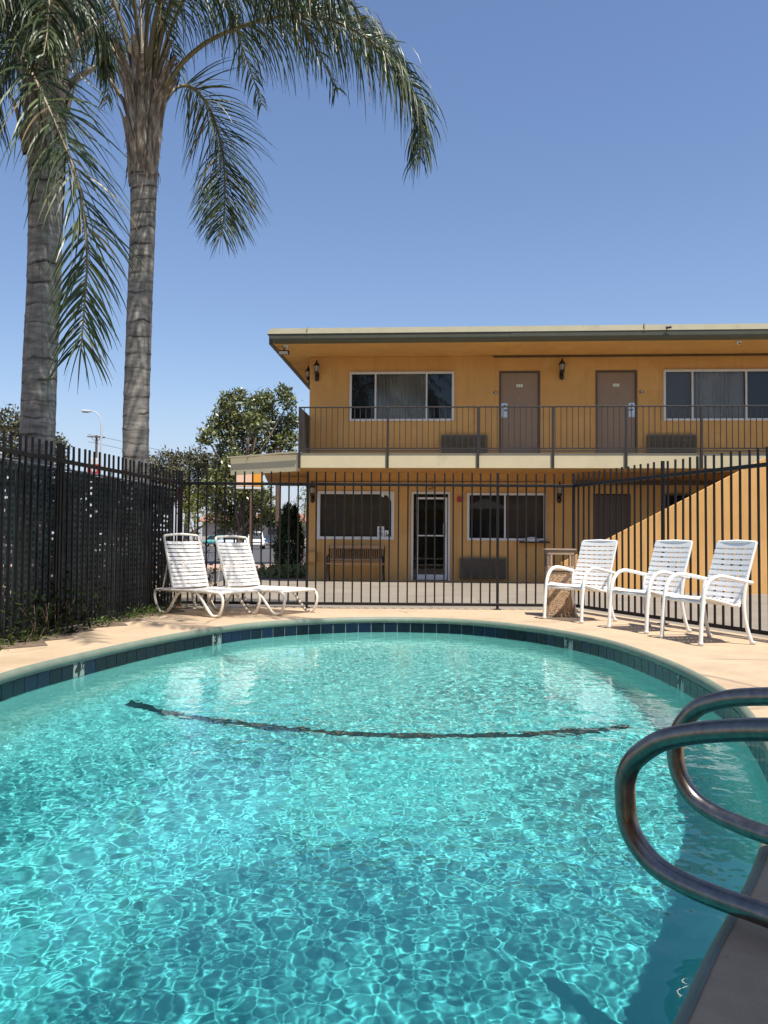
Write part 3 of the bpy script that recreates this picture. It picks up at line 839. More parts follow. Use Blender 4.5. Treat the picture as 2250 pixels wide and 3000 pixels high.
def door(h, side, label=None):
    x0, x1, z0, z1 = h
    d = MB(); d.bx(x0 + .045, x1 - .045, .03, .07, z0 + .02, z1 - .045, 0, .003)
    o = d.build('door', M['door_brown'], bld)
    if label: o['label'] = label
    f = MB(); f.bx(x0, x0 + .043, -.012, .09, z0, z1); f.bx(x1 - .043, x1, -.012, .09, z0, z1); f.bx(x0 + .043, x1 - .043, -.010, .09, z1 - .043, z1); f.bx(x0 + .043, x1 - .043, -.01, .09, z0, z0 + .018)
    f.build('door_frame', M['door_frame'], o)
    hx = x0 + .13 if side < 0 else x1 - .13
    p = MB(); p.bx(hx - .075, hx + .075, .018, .03, z1 - 1.16, z1 - .80, 0, .004)
    p.build('lock_plate', M['steel_plate'], o)
    p = MB(); p.tube([(hx + .01, .018, z1 - .98), (hx + .01, -.03, z1 - .98)], .015, 8); p.tube([(hx + .01, -.03, z1 - .98), (hx - side * .07, -.035, z1 - .985)], .012, 8)
    p.build('handle', M['lantern'], o)
    MB().tube([(hx, .018, z1 - .87), (hx, -.005, z1 - .87)], .024, 10).build('deadbolt', M['lantern'], o)
    c = (x0 + x1) / 2
    p = MB()
    for i in (-1, 0, 1):      # room number, three raised strokes too far away to read
        p.bx(c + i * .055 - .022, c + i * .055 + .022, .022, .03, z1 - .40, z1 - .325, 0, .002)
    p.build('room_number', M['paper'], o)
    p = MB(); p.tube([(c, .032, z1 - .56), (c, .024, z1 - .56)], .011, 10); p.build('peephole', M['lantern'], o)
    return o
door(holes[1], -1, 'brown guest room door with lock on its left side'); door(holes[2], 1, 'brown guest room door with lock on its right side')
x0, x1, z0, z1 = holes[7]
d = MB(); d.bx(x0 + .03, x1 - .03, .03, .07, z0, z1 - .03); d.build('door', M['door_frame'], bld)
# glazed office door
x0, x1, z0, z1 = holes[5]
d = MB(); d.bx(x0 + .0, x0 + .05, -.02, .08, z0, z1); d.bx(x1 - .05, x1, -.02, .08, z0, z1); d.bx(x0 + .05, x1 - .05, -.018, .08, z1 - .06, z1)
d.bx(x0 + .12, x0 + .17, .012, .05, z0 + .02, z1 - .14); d.bx(x1 - .12, x1 - .07, .012, .05, z0 + .02, z1 - .14); d.bx(x0 + .17, x1 - .12, .01, .05, z1 - .19, z1 - .14); d.bx(x0 + .17, x1 - .12, .01, .05, z0 + .02, z0 + .15); d.bx(x0 + .17, x1 - .12, .01, .05, z0 + 1.10, z0 + 1.13)
od = d.build('door', M['white_frame'], bld); od['label'] = 'white framed glass office door'
p = MB(); p.add([(x0 + .06, .035, z0), (x1 - .06, .035, z0), (x1 - .06, .035, z1 - .05), (x0 + .06, .035, z1 - .05)], [(0, 1, 2, 3)]); p.build('pane', M['pane'], od)
p = MB(); p.bx(x1 - .17, x1 - .10, -.005, .01, z0 + 1.15, z0 + 1.42, 0, .004); p.build('lock_plate', M['steel_plate'], od)
p = MB(); p.tube([(x1 - .14, .0, z0 + 1.0), (x1 - .14, -.05, z0 + 1.0), (x1 - .14, -.05, z0 + 1.28), (x1 - .14, .0, z0 + 1.28)], .01, 8); p.build('handle', M['steel_plate'], od)
# small room plates beside the doors, conduit and meter box
for px_, z_ in ((4.66, 4.59), (8.22, 4.59)):
    p = MB(); p.bx(px_ - .05, px_ + .05, -.015, -.001, z_ - .028, z_ + .028, 0, .003); p.bx(px_ - .012, px_ + .03, -.018, -.0155, z_ - .012, z_ + .012, 1)
    p.build('door_bell', [M['ac'], M['paper']], bld)
p = MB(); p.tube([(.05, -.03, 2.36), (5.9, -.03, 2.37)], .010, 6); p.tube([(.12, -.03, 2.36), (.12, -.03, 2.20)], .010, 6); p.tube([(3.1, -.03, 2.36), (3.12, -.05, 2.2), (3.0, -.05, 2.18)], .012, 6); p.build('conduit', M['door_frame'], bld)
p = MB(); p.bx(6.6, W1, -.16, -.005, 2.30, 2.40); p.bx(4.6, W1, -.05, -.004, 5.462, 5.492); p.build('dark_bar', M['door_frame'], bld)  # plain dark bars along the wall under the balcony and the eave
p = MB(); p.bx(-.05, .24, -.13, -.001, .33, .60, 0, .008); p.bx(-.03, .22, -.14, -.131, .36, .575, 0, .004); p.build('meter_box', M['stucco'], bld)

def local(x, y, z):
    c, s = math.cos(R(4)), math.sin(R(4))
    return (-1.90 + x * c + y * s, 21.0 - x * s + y * c, z)
# air conditioners let into the wall
for i, (xa, xb, za, zb, lb) in enumerate([(3.32, 4.46, 3.02, 3.52, 'dark air conditioner grille on the balcony left of the doors'), (8.34, 9.50, 3.02, 3.52, 'dark air conditioner grille on the balcony under the wide window'),
                                          (3.79, 4.93, -.02, .49, 'grey air conditioner grille low beside the glass office door')]):
    e = empty('air_conditioner', local((xa + xb) / 2, 0, za), R(-4), lb, 'air conditioner', 'wall air conditioners')
    w_ = (xb - xa) / 2; h = zb - za
    mb = MB(); mb.bx(-w_, w_, -.11, -.002, 0, h, 0, .01); mb.build('casing', M['ac'], e)
    mb = MB(); n = 14
    for k in range(n): mb.box((0, -.118, .03 + (h - .06) * (k + .5) / n), (2 * w_ - .05, .02, .012), 0, Matrix.Rotation(.5, 3, 'X'))
    mb.build('louvre', M['ac'], e)
# wall lanterns
def lantern(loc, rz, lb):
    e = empty('wall_lantern', loc, rz, lb, 'wall lantern', 'lanterns on the motel walls')
    mb = MB(); mb.lathe([(.0, -.02), (.05, -.01), (.06, .05), (.055, .06)], 10, (0, -.13, 0)); mb.tube([(0, 0, -.04), (0, -.08, -.06), (0, -.13, -.02)], .016, 8); mb.bx(-.05, .05, -.02, 0, -.14, .06, 0, .008)
    mb.tube([(0, -.06, -.07), (0, -.10, -.11), (0, -.05, -.13)], .05, 10)
    mb.build('bracket', M['lantern'], e)
    mb = MB(); mb.lathe([(.045, .06), (.062, .20)], 8, (0, -.13, 0), 0, False); mb.build('lamp_glass', M['lamp_glass'], e)
    mb = MB()
    for k in range(6):
        a = k * math.pi / 3; mb.tube([(.05 * math.cos(a), -.13 + .05 * math.sin(a), .06), (.066 * math.cos(a), -.13 + .066 * math.sin(a), .20)], .006, 5)
    mb.lathe([(.085, .20), (.075, .225), (.045, .27), (.018, .31), (.02, .33), (.0, .37)], 12, (0, -.13, 0)); mb.build('lamp_cap', M['lantern'], e)
lantern(local(.19, 0, 5.06), R(-4), 'upper lantern on the front wall at the roof corner')
lantern(local(0, .55, 5.06), R(-94), 'lantern on the side wall just past the upper corner')
lantern(local(6.28, 0, 5.06), R(-4), 'upper lantern between the two brown doors')
lantern(local(.11, 0, 2.0), R(-4), 'lower lantern beside the office window')
lantern(local(6.22, 0, 2.02), R(-4), 'lower lantern right of the sliding window')
# fire alarm, cameras, floodlight, tray on the ledge
e = empty('fire_alarm', local(3.795, 0, 1.93), R(-4), 'small red alarm box right of the office door', 'fire alarm')
mb = MB(); mb.bx(-.065, .065, -.06, -.001, -.065, .065, 0, .008); mb.build('alarm_body', M['red_box'], e)
mb = MB(); mb.lathe([(.0, -.012), (.03, -.01), (.035, 0)], 10); o = mb.build('alarm_strobe', M['red_paint'], e, (0, -.06, .01)); o.rotation_euler = (R(90), 0, 0)
def cam_dome(loc, lb, white=True):
    e = empty('security_camera', loc, R(-4), lb, 'security camera', 'cameras under the eaves')
    mb = MB(); mb.lathe([(.06, 0), (.06, -.025), (.05, -.035)], 14); mb.build('camera_base', M['white_frame'] if white else M['dark_metal'], e)
    mb = MB(); mb.lathe([(.048, -.03), (.044, -.06), (.025, -.08), (0, -.085)], 14); mb.build('camera_dome', M['white_frame'] if white else M['dark_metal'], e)
    mb = MB(); mb.tube([(0, -.03, -.06), (0, -.055, -.068)], .018, 10); mb.build('camera_lens', M['lantern'], e)
cam_dome(local(-.36, -1.33, 5.51), 'small white camera under the left roof corner')
cam_dome(local(10.1, -1.33, 5.51), 'small white dome camera under the eave at the right')
e = empty('floodlight', local(-.44, -1.15, 5.50), R(-4), 'dark floodlight hanging under the left roof corner', 'floodlight')
mb = MB(); mb.tube([(0, 0, .01), (0, 0, -.08)], .02, 8); mb.build('mount', M['dark_metal'], e)
mb = MB(); mb.box((0, -.03, -.13), (.25, .12, .10), 0, Matrix.Rotation(.35, 3, 'X'), .012); mb.build('lamp_head', M['dark_metal'], e)
mb = MB(); mb.box((0, -.092, -.15), (.21, .006, .075), 0, Matrix.Rotation(.35, 3, 'X')); mb.build('lamp_glass', M['galv'], e)
e = empty('camera_bracket', local(8.42, -1.63, 5.78), R(-4), 'little dark bullet camera fixed to the gutter', 'security camera', 'cameras under the eaves')
mb = MB(); mb.tube([(0, 0, 0), (.0, -.06, -.02)], .012, 8); mb.build('bracket_arm', M['dark_metal'], e)
mb = MB(); mb.tube([(-.05, -.06, -.03), (.07, -.07, -.02)], .03, 10); mb.build('camera_body', M['dark_metal'], e)
e = empty('paper_tray', local(5.55, -.08, .90), R(-4), 'white rounded tray on the ledge of the sliding window', 'tray')
mb = MB(); mb.lathe([(.16, 0), (.155, .05), (.11, .10), (.03, .115), (0, .116)], 16); mb.build('tray_lid', M['white_frame'], e)
mb = MB(); mb.lathe([(.18, .0), (.18, .012), (.15, .014)], 16); mb.build('tray_base', M['white_frame'], e)

# balcony railing
rl = empty('balcony_railing', local(0, -1.57, 2.57), R(-4), 'dark metal railing along the upper balcony', 'railing')
L_ = 11.6
mb = MB(); mb.bx(0, L_, -.02, .02, 1.40, 1.43, 0, .004); mb.build('top_rail', M['dark_metal'], rl)
mb = MB(); mb.bx(0, L_, -.014, .014, .44, .47); mb.bx(0, L_, -.014, .014, .385, .41); mb.build('bottom_rail', M['dark_metal'], rl)
pm = MB(); pm.bx(-.026, .026, -.026, .026, 0, 1.42, 0, .004); pm = pm.mesh('post', M['dark_metal'])
posts = [0.03, 2.09, 4.17, 5.87, 7.51, 9.18, 10.9]
for x in posts: link(bpy.data.objects.new('post', pm), rl).location = (x, -.008, 0)
pk = MB(); pk.bx(-.0085, .0085, -.0085, .0085, .455, 1.405); pk = pk.mesh('picket', M['dark_metal'])
n = int(L_ / .1315)
for i in range(1, n + 1):
    x = i * .1315
    if min(abs(x - p) for p in posts) < .03: continue
    link(bpy.data.objects.new('picket', pk), rl).location = (x, 0, 0)
mb = MB()
for i in range(9): mb.bx(.01, .04, .05 + i * .165, .05 + i * .165 + .155, .40, 1.42)
mb.build('end_panel', M['dark_panel'], rl)

# outer staircase rising to the right in front of the balcony
st = empty('staircase', (4.9, 16.85, G), R(-4), 'sunlit orange stucco stair wall climbing behind the right fence', 'staircase')
sw = MB(); z_a = .62
# side wall : x from -1.2 to 5.2, sloping top
sl_ = .53
poly = [(-1.3, 0), (6.2, 0), (6.2, 1.27 + sl_ * 6.2), (-1.3, 1.27 - sl_ * 1.3)]
vs = [(x, 0, z) for x, z in poly] + [(x, .16, z) for x, z in poly]
sw.add(vs, [(0, 1, 2, 3), (7, 6, 5, 4), (3, 2, 6, 7), (0, 3, 7, 4), (1, 5, 6, 2), (0, 4, 5, 1)])
sw.build('side_wall', M['stucco'], st)
sp = MB()
for i in range(17):
    sp.bx(-.9 + i * .31, -.9 + (i + 1) * .31, .162, 1.25, 0, .175 * (i + 1))
sp.build('steps', M['pavement'], st)

# guessed rear wing behind the viewer, added to dim window reflections and sky light
e = empty('added_rear_wing', (0, -5, 0), 0, 'guessed rear wing added behind the viewer to dim the window reflections', 'building')
mb = MB(); mb.bx(-16, 16, -9, 0, G, 5.5); mb.build('wall', M['stucco'], e)
mb = MB(); mb.bx(-16.6, 16.6, -9.6, 1.3, 5.505, 5.85); mb.bx(-16, 16, .003, 1.3, 2.6, 2.92); mb.build('roof', M['cream'], e)
for x in (-9, -5, -1, 3, 7, 11):
    mb = MB(); mb.bx(x, x + .95, .002, .05, 2.93, 5.0); mb.bx(x, x + .95, .002, .05, G, 2.0); mb.build('door', M['door_brown'], e)
    mb = MB(); mb.bx(x + 1.3, x + 3.1, .002, .05, 3.9, 5.0); mb.bx(x + 1.3, x + 3.1, .002, .05, .9, 2.0); mb.build('window', M['car_glass'], e)
# bench by the office window
e = empty('park_bench', local(1.25, -.42, G), R(-4), 'slatted bench with wooden seat under the office window', 'bench')
mb = MB()
for k in range(4): mb.bx(-.70, .70, -.22 + k * .10, -.135 + k * .10, .42, .45, 0, .006)
mb.build('seat', M['wood_seat'], e)
mb = MB(); mb.box((0, .24, .84), (1.36, .05, .09), 0, Matrix.Rotation(-.15, 3, 'X'), .01); mb.box((0, .2, .52), (1.36, .04, .06), 0, Matrix.Rotation(-.15, 3, 'X'), .01)
bk = mb.build('backrest', M['wood_seat'], e)
mb = MB()
for k in range(24): mb.box((-.62 + k * 1.24 / 23, .222, .675), (.022, .012, .30), 0, Matrix.Rotation(-.15, 3, 'X'))
mb.build('back_slats', M['black_iron'], bk)
for s in (-1, 1):
    mb = MB(); x = s * .68
    mb.tube([(x, -.26, 0), (x, -.22, .20), (x, -.20, .42), (x, -.21, .60), (x, .0, .63), (x, .2, .62)], .02, 8); mb.tube([(x, .27, 0), (x, .16, .25), (x, .17, .45), (x, .27, .88)], .02, 8); mb.tube([(x, -.2, .40), (x, .17, .40)], .018, 8)
    mb.build('leg', M['black_iron'], e)

# ------------------------------------------------------------------ iron fences
def iron_fence(label, P0, P1, spacing, posts, bar=.0195, top=1.80, rail=1.635):
    L = math.hypot(P1[0] - P0[0], P1[1] - P0[1]); a = math.atan2(P1[1] - P0[1], P1[0] - P0[0])
    e = empty('iron_fence', (P0[0], P0[1], 0), a, label, 'fence', 'iron fences round the pool deck')
    mb = MB(); mb.bx(0, L, -.019, .019, rail - .019, rail + .019, 0, .003); mb.build('top_rail', M['black_iron'], e)
    mb = MB(); mb.bx(0, L, -.019, .019, .045, .083, 0, .003); mb.build('bottom_rail', M['black_iron'], e)
    b = bar / 2
    mb = MB(); mb.bx(-b, b, -b, b, .06, top, 0, .002); pk = mb.mesh('picket', M['black_iron'])
    mb = MB(); mb.bx(-.0165, .0165, -.0165, .0165, 0, top + .004, 0, .003); mb.bx(-.045, .045, -.045, .045, .0, .010); pm = mb.mesh('post', M['black_iron'])
    for x in posts: link(bpy.data.objects.new('post', pm), e).location = (x, 0, 0)
    n = int(L / spacing)
    for i in range(1, n + 1):
        x = i * spacing
        if x > L - .03 or min(abs(x - p) for p in posts) < .035: continue
        o = link(bpy.data.objects.new('picket', pk), e); o.location = (x, 0, random.uniform(-.006, .004)); o.rotation_euler = (random.uniform(-.004, .004), random.uniform(-.005, .005), 0)
    return e
iron_fence('black picket fence across the back between the deck and the motel', (-2.70, 11.05), (2.50, 11.02), .1205, [.02, 1.69, 4.2])
iron_fence('black picket fence slanting towards the viewer on the right', (2.50, 11.02), (3.608, 7.696), .122, [.0, 1.86])
iron_fence('black picket fence on the right beyond the frame edge', (3.608, 7.696), (4.56, 4.78), .122, [1.5, 3.03])
lf = iron_fence('black picket fence along the left side before the dark slats', (-3.46, 4.85), (-2.70, 11.05), .109, [.0, 3.1])
# privacy slats behind the left fence
L_ = 6.25
ps = empty('privacy_screen', (-3.46 - .085, 4.85 + .01, 0), math.atan2(6.2, .76), 'dark green corrugated slats full of small holes behind the left fence', 'privacy screen')
mb = MB(); vs = []; n = 0
x = 0
while x < L_ - .05:
    wv = .125
    for dx, dy in ((0, .0), (.018, -.018), (.05, -.026), (.085, -.018), (.105, .0), (.115, .012)):
        vs += [(x + dx, dy, .03), (x + dx, dy, 1.56 + .01 * math.sin(x * 9))]; n += 1
    x += wv
mb.add(vs, [(2 * i, 2 * i + 2, 2 * i + 3, 2 * i + 1) for i in range(n - 1)], 0, True)
mb.build('slat_panel', M['screen'], ps)
for x in (.3, 2.35, 4.45):
    mb = MB(); mb.tube([(0, 0, 0), (0, 0, 1.62)], .02, 8); mb.lathe([(.024, 1.62), (.02, 1.65), (0, 1.66)], 8)
    mb.build('post', M['galv'], ps, (x, .05, 0))
mb = MB(); mb.tube([(0, .045, 1.58), (L_, .045, 1.58)], .014, 8); mb.build('top_rail', M['galv'], ps)

# ------------------------------------------------------------------ loungers
def strap_grid(mb, x0, x1, y, rows, width, z0, dx, dz):
    pass
def make_lounger(label, loc, rz, lean, hinge=-.82):
    """x to the foot end (0 = foot), y across"""
    e = empty('pool_lounger', loc, rz, label, 'lounger', 'white strap loungers')
    hw = .30; zs = .285; rear = hinge - .27
    fr = MB()
    for s in (-1, 1):
        fr.tube([(rear, s * hw, zs), (hinge, s * hw, zs), (-.3, s * hw, zs + .004), (-.04, s * hw, zs)], .017, 8)
    ft = spline([(-.05, -hw, zs), (.0, -hw + .005, zs - .004), (.03, -hw + .05, zs), (.035, 0, zs + .004), (.03, hw - .05, zs), (.0, hw - .005, zs - .004), (-.05, hw, zs)], 24)
    fr.tube(ft, .017, 8); fr.tube([(rear, -hw, zs), (rear, hw, zs)], .015, 8); fr.tube([(hinge, -hw, zs - .01), (hinge, hw, zs - .01)], .013, 8)
    fr.build('frame', M['aged_tube'], e)
    for s in (-1, 1):
        f = spline([(-.10, s * hw, zs), (.0, s * hw, zs - .01), (.045, s * hw, zs - .07), (.04, s * hw, zs - .16), (.0, s * hw, .04), (-.05, s * hw, .017), (-.12, s * hw, .022), (-.20, s * hw, .09), (-.30, s * hw, .20), (-.40, s * hw, zs)], 30)
        MB().tube(f, .017, 8).build('leg', M['aged_tube'], e)
        f = spline([(rear + .08, s * hw, zs), (rear - .01, s * hw, zs - .01), (rear - .03, s * hw, zs - .07), (rear - .0, s * hw, zs - .17), (rear + .06, s * hw, .03), (rear + .12, s * hw, .017), (rear + .19, s * hw, .025), (rear + .27, s * hw, .10), (rear + .35, s * hw, .21), (rear + .44, s * hw, zs)], 30)
        MB().tube(f, .017, 8).build('leg', M['aged_tube'], e)
    sm = MB()
    k = hinge + .03
    while k < -.02:
        sag = .012
        vs = []
        for i in range(9):
            y = -hw + 2 * hw * i / 8; z = zs + .017 - sag * (1 - (y / hw) ** 2) * 1.0
            vs += [(k, y, z), (k + .045, y, z), (k, y, z - .004), (k + .045, y, z - .004)]
        fs = []
        for i in range(8):
            a = 4 * i; b = a + 4
            fs += [(a, a + 1, b + 1, b), (a + 3, a + 2, b + 2, b + 3), (a, b, b + 2, a + 2), (a + 1, a + 3, b + 3, b + 1)]
        sm.add(vs, fs); k += .056
    sm.build('seat_straps', M['aged_vinyl'], e)
    # backrest : frame with arched top bar, then horizontal straps
    u = Vector((-math.sin(lean), 0, math.cos(lean))); nrm = Vector((math.cos(lean), 0, math.sin(lean)))
    o = Vector((hinge, 0, zs + .012)); BL = .665; bw = .275
    def P(y, t, d=0): return o + Vector((0, y, 0)) + u * t + nrm * d
    bf = MB()
    pts = [P(-bw, -.02)] + [P(-bw, BL * q) for q in (.3, .6, .93)] + [P(-bw + .004, BL - .004), P(-bw + .018, BL + .004), P(-.1, BL + .018), P(0, BL + .022), P(.1, BL + .018), P(bw - .018, BL + .004), P(bw - .004, BL - .004)] + [P(bw, BL * q) for q in (.93, .6, .3)] + [P(bw, -.02)]
    bf.tube(pts, .0155, 8)
    b = bf.build('backrest', M['aged_tube'], e)
    sm = MB(); n = 12; span = BL - .075
    for i in range(n):
        t0 = .015 + span * i / n; t1 = t0 + span / n - .012
        vs = []
        for j in range(9):
            y = -bw - .014 + 2 * (bw + .014) * j / 8; d = .016 - .016 * (1 - (y / bw) ** 2)
            vs += [P(y, t0, d), P(y, t1, d), P(y, t0, d - .004), P(y, t1, d - .004)]
        fs = []
        for j in range(8):
            a = 4 * j; c = a + 4
            fs += [(a, c, c + 1, a + 1), (a + 2, a + 3, c + 3, c + 2), (a, a + 2, c + 2, c), (a + 1, c + 1, c + 3, a + 3)]
        sm.add(vs, fs)
    sm.build('back_straps', M['aged_vinyl'], b)
    pr = MB()
    for s in (-1, 1): MB().tube([P(s * .25, .38, -.02), (hinge - .22, s * .25, zs - .01)], .009, 6).build('back_prop', M['aged_tube'], e)
    return e
make_lounger('white strap lounger in the left corner with its back against the dark fence', (-1.69, 9.80, 0), R(-35), R(16))
make_lounger('white strap lounger before the back fence with its foot near the pool', (-1.03, 10.14, 0), R(-35), R(21), -.91)

# ------------------------------------------------------------------ armchairs
def make_chair(label, loc, rz, woven):
    e = empty('pool_chair', loc, rz, label, 'chair', 'white high back pool chairs')
    hw = .29
    for s in (-1, 1):
        f = spline([(.31, s * hw, .0), (.30, s * hw, .2), (.28, s * hw, .40), (.255, s * hw, .50), (.20, s * hw, .575), (.12, s * hw, .603), (.02, s * hw, .592), (-.10, s * hw, .568), (-.22, s * hw, .545)], 34)
        MB().tube(f, .019, 10).build('arm', M['white_tube'], e)
        f = spline([(-.16, s * hw, .555), (-.14, s * (hw - .005), .40), (-.145, s * (hw - .005), .25), (-.18, s * hw, .10), (-.215, s * (hw + .01), .0)], 16)
        MB().tube(f, .018, 10).build('leg', M['white_tube'], e)
        f = MB(); f.lathe([(.0, 0), (.023, 0), (.023, .03), (.019, .035)], 10, (.31, s * hw, 0)); f.build('rubber_foot', M['white_frame'], e); f = MB(); f.lathe([(.0, 0), (.023, 0), (.023, .03), (.019, .035)], 10, (-.215, s * (hw + .01), 0)); f.build('rubber_foot', M['white_frame'], e)
    w = .255
    fr = MB()
    # continuous sling frame : seat rails running up into the back
    def side(s):
        return spline([(.270, s * w, .385), (.258, s * w, .408), (.215, s * w, .412), (.05, s * w, .375), (-.07, s * w, .345), (-.118, s * w, .365), (-.145, s * w, .43), (-.215, s * w, .65), (-.295, s * w, .905)], 40)
    for s in (-1, 1): fr.tube(side(s), .016, 8)
    fr.tube([(-.295, -w, .905), (-.298, 0, .915), (-.295, w, .905)], .016, 8); fr.tube([(.262, -w - .03, .375), (.262, w + .03, .375)], .016, 8); fr.tube([(-.09, -w - .03, .345), (-.09, w + .03, .345)], .014, 8)
    fr.build('frame', M['white_tube'], e)
    P = side(1); cum_ = [0]
    for a, b in zip(P, P[1:]): cum_.append(cum_[-1] + float(np.linalg.norm(b - a)))
    T = cum_[-1]
    def at(t):
        t = max(0, min(T, t))
        for i in range(len(P) - 1):
            if t <= cum_[i + 1] + 1e-9:
                q = (t - cum_[i]) / (cum_[i + 1] - cum_[i]); p = P[i] * (1 - q) + P[i + 1] * q; d = P[i + 1] - P[i]; d = d / np.linalg.norm(d)
                return p, np.array([d[2], 0, -d[0]]) * (1 if True else -1)
    def strap(mb, t0, t1, y0, y1, off):
        vs = []; m = 7
        for j in range(m):
            y = y0 + (y1 - y0) * j / (m - 1); sg = .010 * (1 - (y / w) ** 2)
            for t in (t0, t1):
                p, nn = at(t)
                nn = nn if nn[2] + nn[0] > 0 else -nn
                q = p + nn * (.017 - sg + off); q2 = q - nn * .004
                vs += [(q[0], y, q[2]), (q2[0], y, q2[2])]
        fs = []
        for j in range(m - 1):
            a = 4 * j; b = a + 4
            fs += [(a, b, b + 2, a + 2), (a + 1, a + 3, b + 3, b + 1), (a, a + 1, b + 1, b), (a + 2, b + 2, b + 3, a + 3)]
        mb.add(vs, fs)
    seat_end = next(c for c, p in zip(cum_, P) if p[0] < -.09)
    for nm, a, b, rows in (('seat', .012, seat_end - .01, 8), ('backrest', seat_end + .03, T - .005, 11)):
        mb = MB(); pit = (b - a) / rows
        for i in range(rows):
            gap = .011 if not woven else .016
            last = (nm == 'backrest' and i == rows - 1)
            strap(mb, a + i * pit, a + (i + 1) * pit - (0 if last else gap), -w - .012, w + .012, 0)
        if woven:
            edges = [-.23, -.122, -.086, -.018, .018, .086, .122, .23]
            ye = [(-.245, -.150), (-.105, -.022), (.022, .105), (.150, .245)] if nm == 'backrest' else [(-.24, -.13), (-.10, .10), (.13, .24)]
            for y0, y1 in ye:
                t = a
                while t < b - .01:
                    strap(mb, t, min(b - .002, t + .03), y0, y1, -.0065); t += .03
        else:
            strap(mb, a + .002, a + .03, .06, .085, -.006)
            t = a
            while t < b - .01:
                strap(mb, t, min(b - .002, t + .03), .07, .10, -.0065); t += .03
        mb.build(nm, M['white_vinyl'], e)
    return e
def chair_at(front_l, front_r, face, label, woven):
    cx, cyy = (front_l[0] + front_r[0]) / 2, (front_l[1] + front_r[1]) / 2
    a = math.atan2(face[1], face[0]); make_chair(label, (cx - math.cos(a) * .31, cyy - math.sin(a) * .31, 0), a, woven)
chair_at((1.86, 9.72), (2.19, 9.25), (-.84, -.54), 'white chair with plain strap back beside the pebbled bin', False)
chair_at((2.36, 8.78), (2.58, 8.22), (-.925, -.38), 'white chair with woven back between the two others', True)
chair_at((2.60, 7.86), (2.78, 7.33), (-.965, -.26), 'white woven chair nearest the right edge of the deck', True)

# ------------------------------------------------------------------ litter bin
e = empty('litter_bin', (2.13, 10.15, 0), R(-6), 'square pebbled litter bin with brown open hood behind the first chair', 'litter bin')
mb = MB(); mb.bx(-.155, .155, -.155, .155, .03, .55, 0, .012); mb.build('body', M['pebble'], e)
mb = MB(); mb.bx(-.165, .165, -.165, .165, 0, .035, 0, .005)
for sx in (-1, 1):
    for sy in (-1, 1): mb.bx(sx * .150, sx * .168, sy * .150, sy * .168, .03, .56)
mb.build('corner_trim', M['door_brown'], e)
hd = MB()
for sx in (-1, 1):
    for sy in (-1, 1): hd.bx(sx * .125, sx * .165, sy * .125, sy * .165, .552, .79, 0, .004)
for s in (-1, 1):
    hd.bx(-.123, .123, s * .13, s * .165, .552, .60); hd.bx(s * .13, s * .165, -.123, .123, .552, .60); hd.bx(-.123, .123, s * .13, s * .165, .745, .79); hd.bx(s * .13, s * .165, -.123, .123, .745, .79)
hd.bx(-.185, .185, -.185, .185, .792, .815, 0, .008)
hood = hd.build('hood', M['brown_hood'], e)
# pebbled surround of the front opening
mb = MB(); mb.bx(-.122, -.10, -.171, -.160, .60, .745, 0, .003); mb.bx(.10, .122, -.171, -.160, .60, .745, 0, .003); mb.bx(-.155, .155, -.172, -.166, .555, .605, 0, .003); mb.bx(-.155, .155, -.172, -.166, .745, .785, 0, .003); mb.build('opening_trim', M['tan_trim'], hood)
mb = MB(); mb.bx(-.14, .14, -.14, .14, .552, .556); mb.build('liner', M['dark_inside'], e)

# ------------------------------------------------------------------ handrails
def rail(label, P0, pts):
    k = .95
    d = (.6, -.8)
    P0 = (P0[0] * k, P0[1] * k)
    W3 = [(P0[0] + t * k * d[0], P0[1] + t * k * d[1], .9 - (.9 - z) * k) for t, z in pts]
    e = empty('pool_handrail', (W3[-1][0], W3[-1][1], 0), 0, label, 'handrail', 'steel handrails at the pool edge')
    L = [(x - W3[-1][0], y - W3[-1][1], z) for x, y, z in W3]
    MB().tube(spline(L, 110), .0270, 18).build('rail_tube', M['chrome'], e)
    for q in (L[0],):
        MB().lathe([(.052, .0), (.05, .012), (.026, .018)], 18, (q[0], q[1], 0)).build('escutcheon', M['chrome'], e)
rail('bent steel handrail loop nearest the viewer', (.686, 2.35), [(.93, -.06), (.925, .12), (.90, .30), (.82, .42), (.70, .47), (.55, .468), (.403, .452), (.255, .42), (.161, .391), (.10, .364), (.048, .326), (.012, .29), (-.009, .245), (-.012, .194), (-.004, .125), (.03, .07), (.094, .028), (.19, .010), (.29, .008), (.40, .010), (.48, .004), (.53, -.02), (.55, -.08)])
rail('bent steel handrail loop farther along the pool edge', (.99, 2.85), [(.86, -.06), (.855, .12), (.83, .30), (.75, .41), (.62, .455), (.47, .452), (.326, .429), (.213, .407), (.122, .375), (.08, .35), (.05, .321), (.018, .275), (.002, .225), (.001, .171), (.02, .111), (.064, .057), (.135, .027), (.224, .013), (.322, .006), (.40, .002), (.45, -.02), (.47, -.08)])
